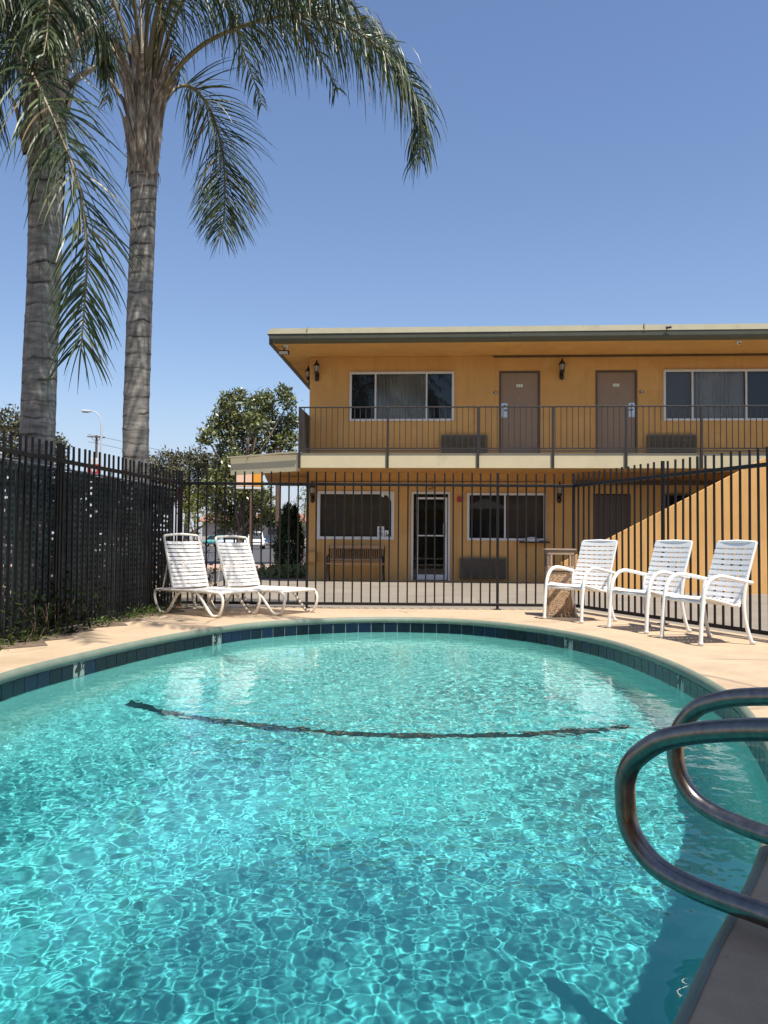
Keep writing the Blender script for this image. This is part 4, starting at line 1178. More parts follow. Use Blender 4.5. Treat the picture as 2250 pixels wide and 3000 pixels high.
# umbrella added out of view to shade the near deck corner and near rail
h = 2.45; ux, uy = SUN.x / SUN.z * h, SUN.y / SUN.z * h
c0 = (.36 + ux, 2.49 + uy)                           # corner whose shadow falls at (.36, 2.49)
a1 = R(-2); a2 = R(-92)
v1 = (math.cos(a1) * 2.5, math.sin(a1) * 2.5); v2 = (math.cos(a2) * 2.5, math.sin(a2) * 2.5)
mid = (c0[0] + (v1[0] + v2[0]) / 2, c0[1] + (v1[1] + v2[1]) / 2)
e = empty('added_shade_umbrella', (mid[0], mid[1], 0), 0, 'unseen canvas umbrella added to shade the near right corner of the deck', 'umbrella')
cs = [(c0[0] - mid[0], c0[1] - mid[1], h), (c0[0] + v1[0] - mid[0], c0[1] + v1[1] - mid[1], h), (c0[0] + v1[0] + v2[0] - mid[0], c0[1] + v1[1] + v2[1] - mid[1], h), (c0[0] + v2[0] - mid[0], c0[1] + v2[1] - mid[1], h)]
mb = MB(); mb.add(cs + [(0, 0, h + .55)] + [(x, y, h - .02) for x, y, z in cs], [(0, 1, 4), (1, 2, 4), (2, 3, 4), (3, 0, 4), (0, 5, 6, 1), (1, 6, 7, 2), (2, 7, 8, 3), (3, 8, 5, 0), (5, 8, 7, 6)]); mb.build('canopy', M['umbrella'], e)
qx, qy = cs[2][0] * 1.06, cs[2][1] * 1.06      # cantilever mast behind the viewer's right shoulder
mb = MB(); mb.tube([(qx, qy, 0), (qx, qy, h + .9), (qx * .8, qy * .8, h + 1.05), (0, 0, h + .75), (0, 0, h + .5)], .03, 10); mb.build('mast', M['pole_wood'], e)

# ------------------------------------------------------------------ palms
def frond_mesh(path, Ls=.62, start=.22, pairs=64, droop=1.0, wid=.026, base=(0, 0, 0), r0=.032, seed=0, plum=.55, name='frond', tip=1.6):
    rg = random.Random(seed)
    n = 60
    P = [Vector(p) - Vector(base) for p in spline(path, n)]
    mb = MB()
    mb.tube(P, [r0 * (1 - .88 * (i / (n - 1)) ** .8) + .002 for i in range(n)], 6, 1, True, flat=.7)
    arc = [0]
    for a, b in zip(P, P[1:]): arc.append(arc[-1] + (b - a).length)
    T = arc[-1]
    def at(t):
        for i in range(n - 1):
            if t <= arc[i + 1]:
                q = (t - arc[i]) / (arc[i + 1] - arc[i]); return P[i].lerp(P[i + 1], q), (P[i + 1] - P[i]).normalized()
        return P[-1], (P[-1] - P[-2]).normalized()
    down = Vector((0, 0, -1))
    for i in range(pairs):
        f = (i + rg.random() * .6) / pairs
        t = T * (start + (1 - start) * f)
        p, tan = at(min(t, T * .999))
        side0 = tan.cross(Vector((0, 0, 1)))
        if side0.length < .15: side0 = Vector((1, .2, 0)) - tan * tan.dot(Vector((1, .2, 0)))
        side0.normalize(); up = side0.cross(tan).normalized()
        L = Ls * (.55 + .45 * math.sin(math.pi * min(1, f * .9 + .18))) * (1 if f < .8 else 1 - (f - .8) * tip)
        for s in (-1, 1):
            for rep in range(1 if rg.random() < .75 else 2):
                ang = rg.gauss(0.12, plum)                     # plumose : leaflets leave at many angles
                fwd = .45 + .55 * f + rg.uniform(-.12, .12)
                d = (side0 * s * math.cos(ang) + up * math.sin(ang) + tan * fwd).normalized()
                l = L * rg.uniform(.8, 1.12); k = 6; seg = l / k
                q = p.copy(); pts = [q.copy()]
                stiff = rg.uniform(.6, 1.3)
                for j in range(k):
                    d = (d + down * (.10 + .085 * j) * droop * stiff).normalized()
                    q = q + d * seg; pts.append(q.copy())
                wv = tan.cross(d)
                if wv.length < .1: wv = up
                tw = rg.uniform(-.9, .9)
                vs = []
                for j, q in enumerate(pts):
                    dd = (pts[min(j + 1, k)] - pts[max(j - 1, 0)]).normalized()
                    wv = (tan - dd * tan.dot(dd))
                    if wv.length < .05: wv = side0
                    wv.normalize(); wv = Quaternion(dd, tw) @ wv
                    wd = wid * (.35 + .65 * min(1, j / 1.2)) * (1 - (j / k) ** 2.2) * .5 + .0012
                    vs += [q - wv * wd, q + wv * wd]
                mb.add(vs, [(2 * j, 2 * j + 1, 2 * j + 3, 2 * j + 2) for j in range(k)], 0)
    return mb.mesh(name, [M['palm_leaf'], M['rachis']])

def palm(label, base, top_z, r, fronds, generic, boot_z, seed):
    rg = random.Random(seed)
    e = empty('palm_tree', base, 0, label, 'palm tree', 'palm trees behind the left fence')
    prof = []; z = -.12; n = 0
    while z < boot_z + .5:
        t = z / boot_z
        rr = r * (1.06 - .10 * t + .04 * math.exp(-((z - .1) / .3) ** 2)) * (1 + .10 * math.exp(-((z - boot_z) / .45) ** 2))
        ph = (z * 5.0 + .55 * math.sin(z * 2.1 + seed) + .3 * math.sin(z * 5.7)) % 1.0
        prof.append((rr * (1.0 + (.028 if ph < .12 else 0.0) + .008 * math.sin(z * 23)), z)); z += .032
    mb = MB(); n = 28; vs = []
    for i, (rr, z) in enumerate(prof):
        for k in range(n):
            a = 2 * math.pi * k / n
            q = rr * (1 + .022 * math.sin(3 * a + z * 1.7) + .015 * math.sin(7 * a - z * 4)) ; zz = z + .02 * math.sin(2 * a + z)
            vs.append((q * math.cos(a) + .03 * math.sin(z * .7 + seed), q * math.sin(a), zz))
    mb.add(vs, [(i * n + k, i * n + (k + 1) % n, (i + 1) * n + (k + 1) % n, (i + 1) * n + k) for i in range(len(prof) - 1) for k in range(n)], 0, True)
    mb.build('trunk', M['trunk'], e)
    # overlapping old leaf bases and fibre round the crown shaft
    mb = MB()
    core = [(r * 1.05, boot_z - .05), (r * 1.16, boot_z + .25), (r * 1.10, boot_z + .8), (r * 1.0, boot_z + 1.3), (r * .55, top_z + .25), (.02, top_z + .6)]
    mb.lathe(core, 20)
    for i in range(26):
        a = i * 2.399 + seed; z0 = boot_z - .12 + (top_z - boot_z - .1) * i / 26
        L = rg.uniform(.55, .95); w0 = r * rg.uniform(.75, 1.05)
        ca, sa = math.cos(a), math.sin(a)
        vs = []; m = 9
        flare = rg.uniform(.0, .16) + .22 * (i / 26) ** 2
        for j in range(m):
            t = j / (m - 1); rad = r * (1.10 + .13 * math.sin(math.pi * min(1, t * 1.2))) + flare * t ** 2.2
            hw = w0 * (1 - .78 * t ** .8) * (.55 + .45 * min(1, t * 5))
            for c in range(7):
                u = (c / 3 - 1); cr = rad - .06 * abs(u) ** 2 * (1 - t) + .012 * (1 - abs(u))
                x, y = cr, u * hw
                vs.append((x * ca - y * sa, x * sa + y * ca, z0 + L * t - .06 * (1 - abs(u)) * (1 - t)))
        mb.add(vs, [(j * 7 + c, j * 7 + c + 1, (j + 1) * 7 + c + 1, (j + 1) * 7 + c) for j in range(m - 1) for c in range(6)], 0, True)
    # stubs of cut stalks fanning out above the leaf bases
    for i in range(11):
        a = i * 2.399 + .7; ca, sa = math.cos(a), math.sin(a); z0 = top_z - .75 + .05 * i; l = rg.uniform(.5, 1.0); fl = rg.uniform(.12, .42)
        pp = spline([(ca * r * .9, sa * r * .9, z0), (ca * (r + fl * .25), sa * (r + fl * .25), z0 + l * .5), (ca * (r + fl), sa * (r + fl), z0 + l)], 7)
        mb.tube(pp, [.075 - .0075 * q for q in range(7)], 8, flat=.55)
    # ragged fibre strands
    for i in range(120):
        a = rg.uniform(0, 6.28); z0 = rg.uniform(boot_z - .1, top_z + .2); rr = r * rg.uniform(1.12, 1.35)
        x, y = rr * math.cos(a), rr * math.sin(a); l = rg.uniform(.08, .28)
        mb.tube([(x, y, z0), (x * 1.08, y * 1.08, z0 - l * .5), (x * 1.1 + rg.uniform(-.03, .03), y * 1.1, z0 - l)], [.006, .004, .002], 4)
    mb.build('leaf_bases', M['boot'], e)
    for i, (path, kw) in enumerate(fronds):
        me = frond_mesh(path, base=base, seed=seed * 50 + i, **kw)
        link(bpy.data.objects.new('frond', me), e)
    for i, (az, ln_, rise, dz) in enumerate(generic):
        a = R(az); ca, sa = math.cos(a), math.sin(a); z0 = base[2] + top_z
        path = [(base[0] + ca * q * ln_, base[1] + sa * q * ln_, z0 + zz) for q, zz in ((.02, -.25), (.12, rise * .55), (.3, rise), (.52, rise * 1.05), (.75, rise * .75), (.9, rise * .45 - dz * .5), (1., rise * .2 - dz))]
        me = frond_mesh(path, base=base, seed=seed * 90 + i, Ls=.72, pairs=70, droop=1.1, start=.30, wid=.021, r0=.04)
        link(bpy.data.objects.new('frond', me), e)
    return e
fa = [(-2.95, 10.5, 6.40), (-2.7, 10.4, 6.79), (-2.42, 10.3, 7.02), (-2.1, 10.2, 7.16), (-1.58, 10.1, 7.29), (-1.07, 10.0, 7.3), (-0.56, 9.95, 7.16), (-0.15, 9.9, 6.88), (0.19, 9.9, 6.51), (0.37, 9.9, 6.09), (0.42, 9.9, 5.72), (0.39, 9.9, 5.51)]
fb_ = [(-3.0, 10.7, 6.40), (-2.83, 10.9, 6.85), (-2.65, 11.1, 7.0), (-2.46, 11.3, 6.85), (-2.33, 11.4, 6.5), (-2.26, 11.4, 6.15), (-2.23, 11.4, 5.72), (-2.24, 11.4, 5.32), (-2.27, 11.4, 5.09)]
fc = [(-3.09, 10.7, 6.8), (-3.0, 10.8, 7.63), (-2.63, 10.9, 8.2), (-2.01, 11.0, 8.35), (-1.18, 11.0, 8.2), (-0.53, 11.0, 7.95), (-0.07, 11.0, 7.6), (0.21, 11.0, 7.2)]
fc2 = [(-3.0, 10.3, 6.8), (-2.8, 10.0, 7.35), (-2.3, 9.7, 7.65), (-1.7, 9.5, 7.62), (-1.0, 9.35, 7.4), (-0.45, 9.3, 7.05)]
fd = [(-3.23, 10.6, 6.42), (-3.37, 10.6, 6.88), (-3.63, 10.7, 7.34), (-3.96, 10.8, 7.67), (-4.35, 10.9, 7.8), (-4.75, 11.0, 7.7), (-5.06, 11.0, 7.35), (-5.28, 11.0, 6.9)]
fe = [(-3.07, 10.5, 6.69), (-2.93, 10.2, 7.26), (-2.89, 9.8, 7.85), (-2.9, 9.2, 8.2), (-2.9, 8.4, 8.2), (-2.9, 7.7, 7.8)]
palm('palm tree nearer the back fence with brown leaf bases and a frond arching right', (-3.13, 10.6, 0), 6.75, .158,
     [(fa, dict(Ls=1.0, pairs=170, wid=.0165, droop=1.5, start=.28, r0=.045)), (fb_, dict(Ls=.95, pairs=140, wid=.0155, droop=.45, start=.24, r0=.04)), (fc, dict(Ls=1.05, pairs=140, wid=.0165, droop=1.6, start=.22)), (fc2, dict(Ls=1.0, pairs=95, wid=.0165, droop=1.6, start=.2)),
      (fd, dict(Ls=.85, pairs=160, wid=.0165, droop=1.6, start=.24, r0=.045))],
     [(-28, 4.6, 1.5, -.1), (-44, 4.9, 1.45, -.15), (-58, 4.8, 1.5, -.15), (-72, 4.2, 1.5, .0), (-95, 3.2, 1.5, .5), (-140, 3.2, 1.5, .5), (170, 3.0, 1.7, .3), (60, 2.4, 2.2, -.4), (120, 2.4, 2.2, -.4)], 5.6, 3)
ff = [(-3.58, 8.3, 6.05), (-3.64, 8.0, 6.42), (-3.60, 7.5, 6.04), (-3.36, 7.1, 5.41), (-3.07, 6.9, 4.95), (-2.85, 6.8, 4.56), (-2.67, 6.75, 4.19), (-2.52, 6.7, 3.83), (-2.45, 6.7, 3.49), (-2.42, 6.7, 3.16), (-2.45, 6.75, 2.84), (-2.49, 6.8, 2.45)]
fg = [(-3.57, 8.2, 6.07), (-3.68, 7.9, 6.29), (-3.79, 7.6, 6.02), (-3.89, 7.5, 5.5), (-3.91, 7.5, 4.93), (-3.86, 7.5, 4.48)]
fh = [(-3.5, 8.2, 6.07), (-3.3, 7.8, 6.39), (-3.06, 7.3, 6.07), (-2.90, 7.0, 5.6), (-2.86, 6.9, 5.2), (-2.85, 6.8, 4.9)]
fi = [(-3.5, 8.4, 6.2), (-3.42, 8.5, 6.6), (-3.3, 8.65, 6.75), (-3.17, 8.8, 6.6), (-3.09, 8.85, 6.3), (-3.05, 8.9, 5.95)]
fj = [(-3.45, 8.2, 6.1), (-3.3, 7.7, 6.5), (-3.25, 7.2, 6.35), (-3.25, 6.8, 5.9), (-3.28, 6.6, 5.4), (-3.3, 6.5, 4.95)]
palm('palm tree nearer the viewer at the left edge with a long frond hanging down', (-3.5, 8.4, 0), 6.1, .165,
     [(ff, dict(Ls=.88, pairs=205, droop=.48, start=.08, r0=.030, plum=.62, wid=.0165, tip=.45)), (fg, dict(Ls=.95, pairs=160, wid=.0165, droop=.9, start=.15)), (fh, dict(Ls=.85, pairs=150, wid=.0165, droop=1.0, start=.15)), (fi, dict(Ls=.62, pairs=90, droop=1.6, start=.15, wid=.02)), (fj, dict(Ls=.85, pairs=150, wid=.0165, droop=1.0, start=.15))],
     [(-18, 4.5, 1.3, -.15), (-38, 4.7, 1.3, -.15), (-56, 4.3, 1.3, -.1), (-80, 3.4, 1.3, .3), (-120, 3.2, 1.4, .5), (170, 3.2, 1.3, .6), (130, 2.8, 1.6, .2), (70, 2.4, 2.0, -.4), (25, 3.2, 1.7, .2)], 4.85, 5)

# ------------------------------------------------------------------ trees and plants
mag = [(-6.11, 6.89, 0.39), (-6.24, 6.33, 0.49), (-6.65, 6.05, 0.53), (-6.99, 5.62, 0.42), (-7.05, 4.92, 0.44), (-6.5, 5.35, 0.62), (-5.95, 5.77, 0.62), (-5.4, 6.34, 0.56), (-4.99, 6.62, 0.53), (-4.84, 6.06, 0.49), (-5.11, 5.5, 0.62), (-4.15, 6.91, 0.39), (-3.94, 6.49, 0.42), (-3.86, 5.79, 0.42), (-4.28, 5.51, 0.56), (-4.69, 4.94, 0.62), (-3.99, 4.95, 0.56), (-5.66, 4.8, 0.69), (-6.49, 4.51, 0.62), (-6.62, 3.81, 0.56), (-5.93, 3.82, 0.69), (-6.75, 3.11, 0.56), (-6.05, 2.98, 0.69), (-5.36, 2.85, 0.62), (-4.8, 2.57, 0.49), (-5.9, 2.15, 0.69), (-5.21, 2.01, 0.62), (-6.74, 2.28, 0.56), (-6.31, 1.59, 0.56), (-5.48, 1.46, 0.49), (-4.65, 2.02, 0.35)]
tree('magnolia_tree', 'tall glossy magnolia tree between the palms and the motel', 'tree', (-5.9, 34, -.1), [(x, 34 + random.uniform(-1.1, 1.1), z, r * .86) for x, z, r in mag], M['magnolia_leaf'], 640, .155, .17)
oak = [(-16.84, 6.25, 0.98), (-15.87, 6.62, 1.1), (-14.64, 6.51, 1.1), (-13.41, 6.76, 0.98), (-12.67, 6.52, 0.98), (-16.09, 5.51, 1.1), (-14.62, 5.28, 1.22), (-13.15, 5.29, 1.1), (-11.93, 5.79, 0.86), (-15.34, 4.29, 1.22), (-13.62, 4.06, 1.22), (-12.39, 4.31, 1.1), (-11.88, 2.84, 0.73)]
tree('oak_tree', 'wide dull olive tree seen over the fence right of the palm trunk', 'tree', (-14.2, 60, -.1), [(x, 60 + random.uniform(-1.5, 1.5), z - .25, r * .9) for x, z, r in oak], M['oak_leaf'], 210, .24, .25)
yel = [(-7.62, 2.64, 0.3), (-7.42, 2.37, 0.34), (-7.75, 2.09, 0.34), (-7.28, 1.83, 0.34), (-7.61, 1.56, 0.34), (-7.08, 2.23, 0.24), (-7.47, 1.22, 0.24)]
tree('small_tree', 'small yellow green tree behind the fence corner', 'tree', (-7.5, 33, -.1), [(x, 33 + random.uniform(-.3, .3), z, r) for x, z, r in yel], M['yellow_leaf'], 260, .11, .05)
lt = [(-18.15, 6.47, 0.73), (-17.48, 6.14, 0.65), (-18.97, 6.38, 0.82), (-17.96, 5.4, 0.98), (-19.43, 5.39, 0.98), (-17.5, 4.7, .8)]
tree('olive_tree', 'olive green tree at the left edge above the fence', 'tree', (-18.4, 40, -.1), [(x, 40 + random.uniform(-.6, .6), z, r * .95) for x, z, r in lt], M['oak_leaf'], 300, .18, .16)
lt2 = [(-16.82, 5.64, 0.60), (-16.2, 5.58, 0.55), (-15.6, 5.30, 0.46), (-16.64, 4.75, 0.75), (-15.7, 4.6, 0.62)]
tree('olive_tree', 'lower olive green tree just right of the left palm trunk', 'tree', (-16.2, 40.5, -.1), [(x, 40.5 + random.uniform(-.5, .5), z, r * .95) for x, z, r in lt2], M['oak_leaf'], 300, .17, .13)
pal = [(-3.11, 2.8, 0.24), (-3.31, 2.4, 0.3), (-3.71, 2.13, 0.27), (-3.03, 2.0, 0.3), (-3.57, 1.59, 0.34), (-3.16, 1.46, 0.34), (-2.75, 2.5, .3), (-2.7, 1.8, .35)]
tree('small_tree', 'pale green bushy tree above the dark conifer beside the motel', 'tree', (-3.2, 33.3, -.1), [(x, 33.3 + random.uniform(-.25, .25), z, r) for x, z, r in pal], M['pale_leaf'], 300, .10, .05)
# dense conifer shrub at the motel corner
e = empty('conifer_shrub', (-2.85, 25.2, -.1), 0, 'dense dark conifer shrub at the left corner of the motel', 'shrub')
pts = []
for i in range(5200):
    t = random.random() ** .8; z = .02 + 1.85 * t
    rr = .45 * (1 - .55 * max(0, t - .55) / .45) * (.85 + .2 * math.sin(i * .7)) * min(1, .75 + t)
    a = random.uniform(0, 6.283); q = rr * (.55 + .45 * random.random() ** .4)
    pts.append((q * math.cos(a), q * math.sin(a), z + .15 * math.sin(a * 3)))
leaf_mesh('foliage', M['conifer_leaf'], pts, .14, .22, 1.6, e)
mb = MB(); mb.tube([(0, 0, 0), (0, 0, 1.6)], [.05, .01], 6); mb.build('stem', M['bark'], e)
def weeds(name, label, cat, pts, mat, size, aspect=.35, kind=None, up=.9):
    o = leaf_mesh(name, mat, pts, size, aspect, up)
    tag(o, label, cat, None, kind); return o
pts = []
for i in range(900):
    t = random.random(); y = 22.3 + random.uniform(-.7, 1.9); x = -2.65 + random.gauss(0, .42)
    pts.append((x, y, -.1 + abs(random.gauss(0, .09))))
weeds('ground_cover', 'low green ground cover at the foot of the motel corner', 'ground cover', pts, M['pale_leaf'], .17, .4, 'stuff')
pts = []
for i in range(2000):
    y = 5.3 + 5.6 * random.random(); x0_ = -2.70 - .1225 * (11.05 - y)
    if math.sin(y * 2.1) + math.sin(y * 5.3) * .7 + random.gauss(0, .6) < -.1: continue
    pts.append((x0_ + abs(random.gauss(.05, .10)), y, abs(random.gauss(0, .05))))
weeds('fence_weeds', 'low weeds growing along the foot of the left fence', 'weeds', pts, M['weed_leaf'], .05, .3, 'stuff')
e = empty('climbing_vine', (-3.02, 7.55, 0), 0, 'dark vine growing low against the left fence', 'vine')
pts = []
for i in range(480):
    u = random.gauss(0, .5); z = abs(random.gauss(.25, .15)) * (1 - .25 * abs(u))
    pts.append((.1225 * u + abs(random.gauss(.05, .05)) , u, max(.02, z)))
leaf_mesh('leaves', M['vine_leaf'], pts, .055, .45, .2, e)
mb = MB()
for k in range(9): mb.tube(spline([(0.02, -.5 + k * .13, 0), (.05, -.5 + k * .12 + random.uniform(-.1, .1), .15), (.03, -.55 + k * .14 + random.uniform(-.2, .2), .32)], 8), .004, 5)
mb.build('stems', M['door_frame'], e)
# twiggy plant behind the loungers
e = empty('twiggy_shrub', (-2.62, 12.1, -.1), 0, 'thin twiggy plant behind the back fence between the loungers', 'shrub')
mb = MB(); pts = []
for k in range(10):
    a = random.uniform(0, 6.28); h_ = random.uniform(.5, 1.1); t_ = spline([(0, 0, 0), (.08 * math.cos(a), .08 * math.sin(a), h_ * .5), (.2 * math.cos(a), .2 * math.sin(a), h_)], 7)
    mb.tube(t_, [.008 - .001 * i for i in range(7)], 5)
    for q in t_[2:]:
        for r_ in range(4): pts.append(tuple(q + RNG.normal(size=3) * .05))
mb.build('stems', M['bark'], e); leaf_mesh('leaves', M['oak_leaf'], pts, .06, .5, .2, e)

# ------------------------------------------------------------------ street behind
e = empty('red_pipe', (-2.83, 11.55, -.1), 0, 'slim red pipe standing at the back left fence corner', 'pipe')
mb = MB(); mb.tube([(0, 0, 0), (0, 0, 1.72)], .022, 10); mb.build('pipe_shaft', M['red_paint'], e)
mb = MB(); mb.lathe([(.03, 1.72), (.03, 1.76), (0, 1.775)], 10); mb.tube([(0, 0, .9), (.06, -.02, .9)], .014, 8); mb.build('pipe_fitting', M['galv'], e)
e = empty('wooden_post', (-3.73, 29.2, -.1), 0, 'slim brown post left of the conifer shrub', 'post')
mb = MB(); mb.tube([(0, 0, 0), (0, 0, 4.2)], [.075, .065], 10); mb.bx(-.012, .012, -.09, -.06, 1.4, 1.7); mb.build('post_shaft', M['pole_wood'], e)
mb = MB(); mb.lathe([(.09, 4.19), (.09, 4.23), (0, 4.27)], 10); mb.build('post_cap', M['dark_metal'], e)
# street lamp
e = empty('street_lamp', (-23.8, 70, -.1), 0, 'tall grey street lamp between the two palm trunks', 'street lamp')
mb = MB(); mb.tube([(0, 0, 0), (0, 0, 10.6)], [.11, .075], 10); mb.build('pole', M['lamp_grey'], e)
mb = MB(); mb.tube(spline([(0, 0, 10.4), (-.08, 0, 11.0), (-.35, 0, 11.45), (-.75, 0, 11.65), (-1.0, 0, 11.66)], 16), .045, 8); mb.build('arm', M['lamp_grey'], e)
mb = MB(); mb.box((-1.3, 0, 11.68), (.75, .32, .17), 0, Matrix.Rotation(.05, 3, 'Y'), .05); lh = mb.build('lamp_head', M['lamp_grey'], e)
mb = MB(); mb.bx(-1.6, -1.15, -.13, .13, 11.53, 11.60, 0, .02); mb.build('lens', M['lamp_glass'], lh)
# utility pole
e = empty('utility_pole', (-31.1, 90, -.1), 0, 'wooden utility pole with crossarm behind the red sign', 'utility pole')
mb = MB(); mb.tube([(0, 0, 0), (0, 0, 12.1)], [.17, .12], 10); mb.build('pole', M['pole_wood'], e)
mb = MB(); mb.box((0, -.16, 11.9), (1.9, .1, .13), 0, Matrix.Rotation(.06, 3, 'Y')); mb.tube([(-.5, -.16, 11.85), (0, -.14, 11.3)], .03, 6); mb.tube([(.5, -.16, 11.85), (0, -.14, 11.3)], .03, 6); mb.build('crossarm', M['pole_wood'], e)
mb = MB()
for x in (-.85, -.4, .4, .85): mb.lathe([(.04, 0), (.06, .04), (.04, .09), (.05, .13), (0, .16)], 8, (x, -.16, 11.97))
mb.build('insulators', M['lamp_glass'], e)
# overhead wires strung right of the post
mb = MB()
for z in (8.1, 8.9): mb.tube(spline([(-32, 90, z + 3.2), (-15, 85, z), (6, 80, z + 1.4)], 30), .018, 4)
tag(mb.build('overhead_wire', M['dark_metal']), 'thin overhead wires above the far cars', 'wires')
# pole sign
e = empty('pole_sign', (-20.9, 60, -.1), 0, 'red and white sign on a pole just above the left fence', 'sign')
mb = MB(); mb.tube([(0, 0, 0), (0, 0, 6.2)], .09, 10); mb.build('sign_pole', M['lamp_grey'], e)
mb = MB(); mb.bx(-.38, .38, -.12, .12, 6.30, 6.75, 0, .02); mb.build('white_panel', M['white_frame'], e)
mb = MB(); mb.bx(-.42, .42, -.13, .13, 5.55, 6.29, 0, .02); p_ = mb.build('red_panel', M['red_paint'], e)
mb = MB()
for k in range(3): mb.bx(-.30 + k * .2, -.16 + k * .2, -.136, -.131, 5.78, 6.0)
mb.build('sign_marks', M['white_frame'], p_)
# white and orange panel sign under the canopy
M['orange_face'] = mat_speckle('orange_sign_face', (.80, .33, .03), .04, 2., .5)
M['peach_face'] = mat_speckle('pale_sign_face', (.80, .52, .36), .04, 2., .5)
e = empty('panel_sign', (-4.83, 30, -.1), R(6), 'pale and orange panel sign glimpsed below the canopy end', 'sign')
mb = MB(); mb.bx(-.48, .44, -.08, .08, 2.80, 3.57, 0, .015); mb.build('sign_box', M['white_frame'], e)
mb = MB(); mb.bx(-.46, .10, -.087, -.081, 2.90, 3.55); mb.build('sign_face', M['peach_face'], e)
mb = MB(); mb.bx(.103, .42, -.087, -.081, 2.90, 3.55); mb.build('sign_face', M['orange_face'], e)
for x in (.05,):
    mb = MB(); mb.tube([(x, 0, 0), (x, 0, 2.82)], .045, 8); mb.build('sign_pole', M['pole_wood'], e)
# low building across the street
e = empty('street_building', (-15.5, 122, -.1), 0, 'low beige building with terracotta roof across the street', 'building')
mb = MB(); mb.bx(-11, 7, 0, 10, 0, 3.6); mb.build('wall', M['beige_wall'], e)
mb = MB(); mb.add([(-11.4, -.8, 3.55), (7.5, -.8, 3.55), (7.5, 5, 4.9), (-11.4, 5, 4.9), (7.5, 10.8, 3.55), (-11.4, 10.8, 3.55)], [(0, 1, 2, 3), (3, 2, 4, 5), (0, 3, 5), (1, 4, 2), (0, 5, 4, 1)]); mb.build('roof', M['terracotta'], e)
for x in (-8, -4.2, -.6, 3.2):
    mb = MB(); mb.bx(x - .8, x + .8, -.06, -.003, 1.1, 2.5); w_ = mb.build('window', M['door_frame'], e)
    mb = MB(); mb.bx(x - .7, x + .7, -.075, -.061, 1.2, 2.4); mb.build('pane', M['car_glass'], w_)
tree('street_tree', 'small dark tree before the low beige building', 'tree', (-15.2, 112, -.1), [(-15.2 + dx, 112 + dy, z, r) for dx, dy, z, r in ((0, 0, 4.4, 1.0), (.7, .3, 3.7, .9), (-.7, 0, 3.8, .9), (0, .4, 3.2, .8))], M['conifer_leaf'], 140, .4, .14)

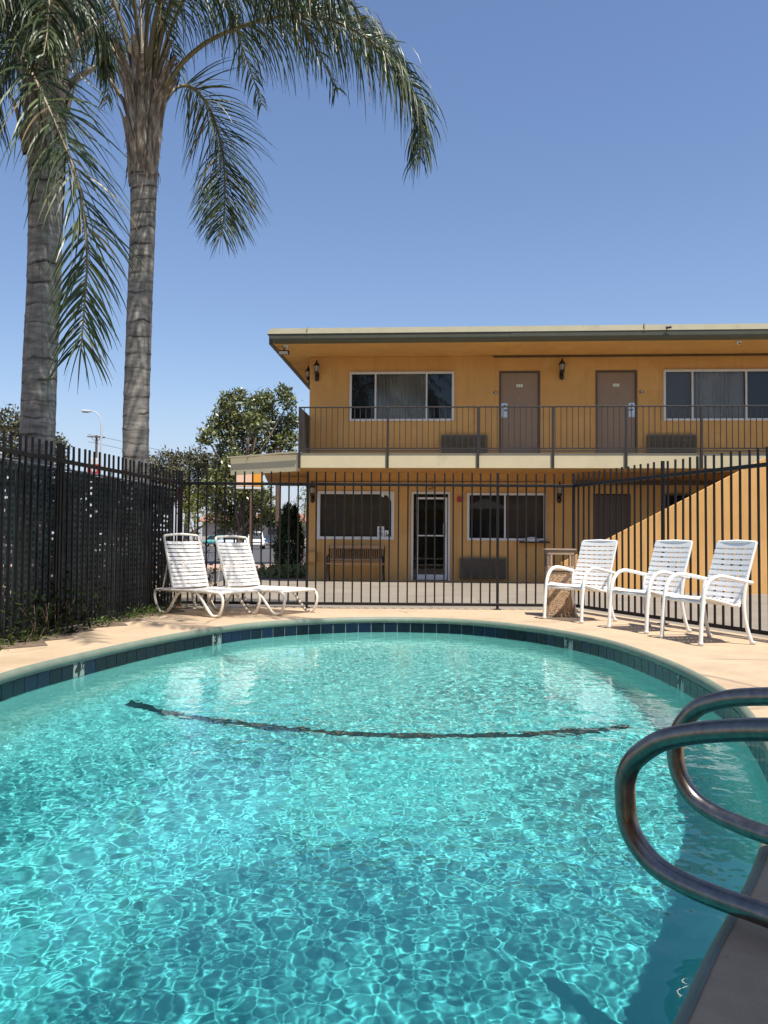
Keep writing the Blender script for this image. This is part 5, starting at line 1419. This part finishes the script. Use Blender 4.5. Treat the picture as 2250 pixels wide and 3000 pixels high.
# ------------------------------------------------------------------ parked cars
def car(label, loc, rz, col, pickup=False):
    e = empty('parked_car', loc, rz, label, 'car', 'cars parked along the street')
    P = paint('car_paint', col)
    Lg, Wd, hg = (4.9, 1.9, 1.8) if pickup else (4.4, 1.78, 1.48)
    b = MB()
    belt = .98 if pickup else .92
    secs = [(-Lg / 2, .52, belt - .18, .86), (-Lg / 2 + .18, .36, belt - .05, .97), (-Lg * .2, .30, belt, 1.), (Lg * .2, .30, belt, 1.), (Lg / 2 - .3, .34, belt - .10, .97), (Lg / 2, .45, belt - .28, .84)]
    n = 10; vs = []
    for x, zl, zh, k in secs:
        w_ = Wd / 2 * k
        vs += [(x, -w_ * .9, zl), (x, -w_, zl + .12), (x, -w_ * 1.0, zh - .22), (x, -w_ * .95, zh - .05), (x, -w_ * .86, zh), (x, w_ * .86, zh), (x, w_ * .95, zh - .05), (x, w_, zh - .22), (x, w_, zl + .12), (x, w_ * .9, zl)]
    fs = [(i * n + k, i * n + (k + 1) % n, (i + 1) * n + (k + 1) % n, (i + 1) * n + k) for i in range(len(secs) - 1) for k in range(n)] + [list(range(n))[::-1], list(range((len(secs) - 1) * n, len(secs) * n))]
    b.add(vs, fs, 0, True)
    cab = [(-Lg * .02, belt - .02, .88), (Lg * .10, hg - .06, .74), (Lg * .12, hg, .70)] if False else None
    body = b.build('body', P, e)
    x0, x1, t0, t1 = (-.75, 1.05, -.55, .45) if pickup else (-1.75, 1.05, -1.25, .35)
    w0, w1 = Wd * .43, Wd * .36
    c = MB()
    vs = [(x0, -w0, belt - .03), (x1, -w0, belt - .03), (x1, w0, belt - .03), (x0, w0, belt - .03), (t0, -w1, hg), (t1, -w1, hg), (t1, w1, hg), (t0, w1, hg)]
    c.add(vs, [(0, 1, 5, 4), (1, 2, 6, 5), (2, 3, 7, 6), (3, 0, 4, 7), (4, 5, 6, 7)]); c.build('cabin', P, e)
    g = MB()
    def quad(a, b2, c2, d, inset, out):
        A = [Vector(q) for q in (a, b2, c2, d)]; m = sum(A, Vector()) / 4; nn = (A[1] - A[0]).cross(A[3] - A[0]).normalized()
        g.add([q + (m - q) * inset + nn * out for q in A], [(0, 1, 2, 3)])
    for f in ((0, 1, 5, 4), (1, 2, 6, 5), (2, 3, 7, 6), (3, 0, 4, 7)): quad(*[vs[i] for i in f], .13, .006)
    g.build('windows', M['car_glass'], e)
    for sx in (-1, 1):
        for sy in (-1, 1):
            t = MB(); R_ = .37 if pickup else .33; x = sx * Lg * .31
            t.tube([(x, sy * (Wd / 2 - .20), R_), (x, sy * (Wd / 2 + .01), R_)], R_, 20); wh = t.build('wheel', M['tyre'], e)
            t = MB(); t.tube([(x, sy * (Wd / 2 - .02), R_), (x, sy * (Wd / 2 + .022), R_)], R_ * .58, 14); t.build('rim', M['steel_plate'], wh)
    for sy in (-1, 1):
        t = MB(); t.box((Lg / 2 - .05, sy * Wd * .33, belt - .33), (.12, .36, .15), 0, None, .03); t.build('headlight', M['lamp_glass'], e)
        t = MB(); t.box((-Lg / 2 + .06, sy * Wd * .38, belt - .28), (.12, .2, .2), 0, None, .03); t.build('tail_light', M['red_paint'], e)
        t = MB(); t.box((x1 - .3, sy * (w0 + .13), belt + .06), (.12, .2, .14), 0, None, .03); t.build('mirror', P, e)
    for bxx in (Lg / 2 + .01, -Lg / 2 - .01):
        t = MB(); t.box((bxx, 0, .50), (.14, Wd * .86, .22), 0, None, .04); t.build('bumper', M['white_frame'] if pickup else M['ac'], e)
    t = MB(); t.bx(Lg / 2 + .0, Lg / 2 + .03, -.5, .5, .62, .74, 0, .01); t.build('grille', M['dark_metal'], e)
    return e
car('white pickup truck parked nearest the motel shrub', (-13.5, 88, -.1), R(-80), (.75, .75, .74), True)
car('dark blue car parked just right of the white pickup', (-12.9, 94.5, -.1), R(-75), (.03, .06, .10))
car('teal car with pale bumper half hidden behind the dark blue car', (-12.6, 101, -.1), R(-80), (.06, .30, .30))
car('white car parked left of the magnolia trunk', (-17.2, 98, -.1), R(-20), (.72, .73, .75))
car('pale turquoise car farthest left along the street', (-21.2, 108, -.1), R(-30), (.15, .45, .42))

for o in scene.objects:
    if o.type == 'MESH' and o.get('kind') == 'structure' and o.name.split('.')[0] in ('pool_coping', 'waterline_tiles', 'tile_grout'):
        o.cycles.is_caustics_receiver = True
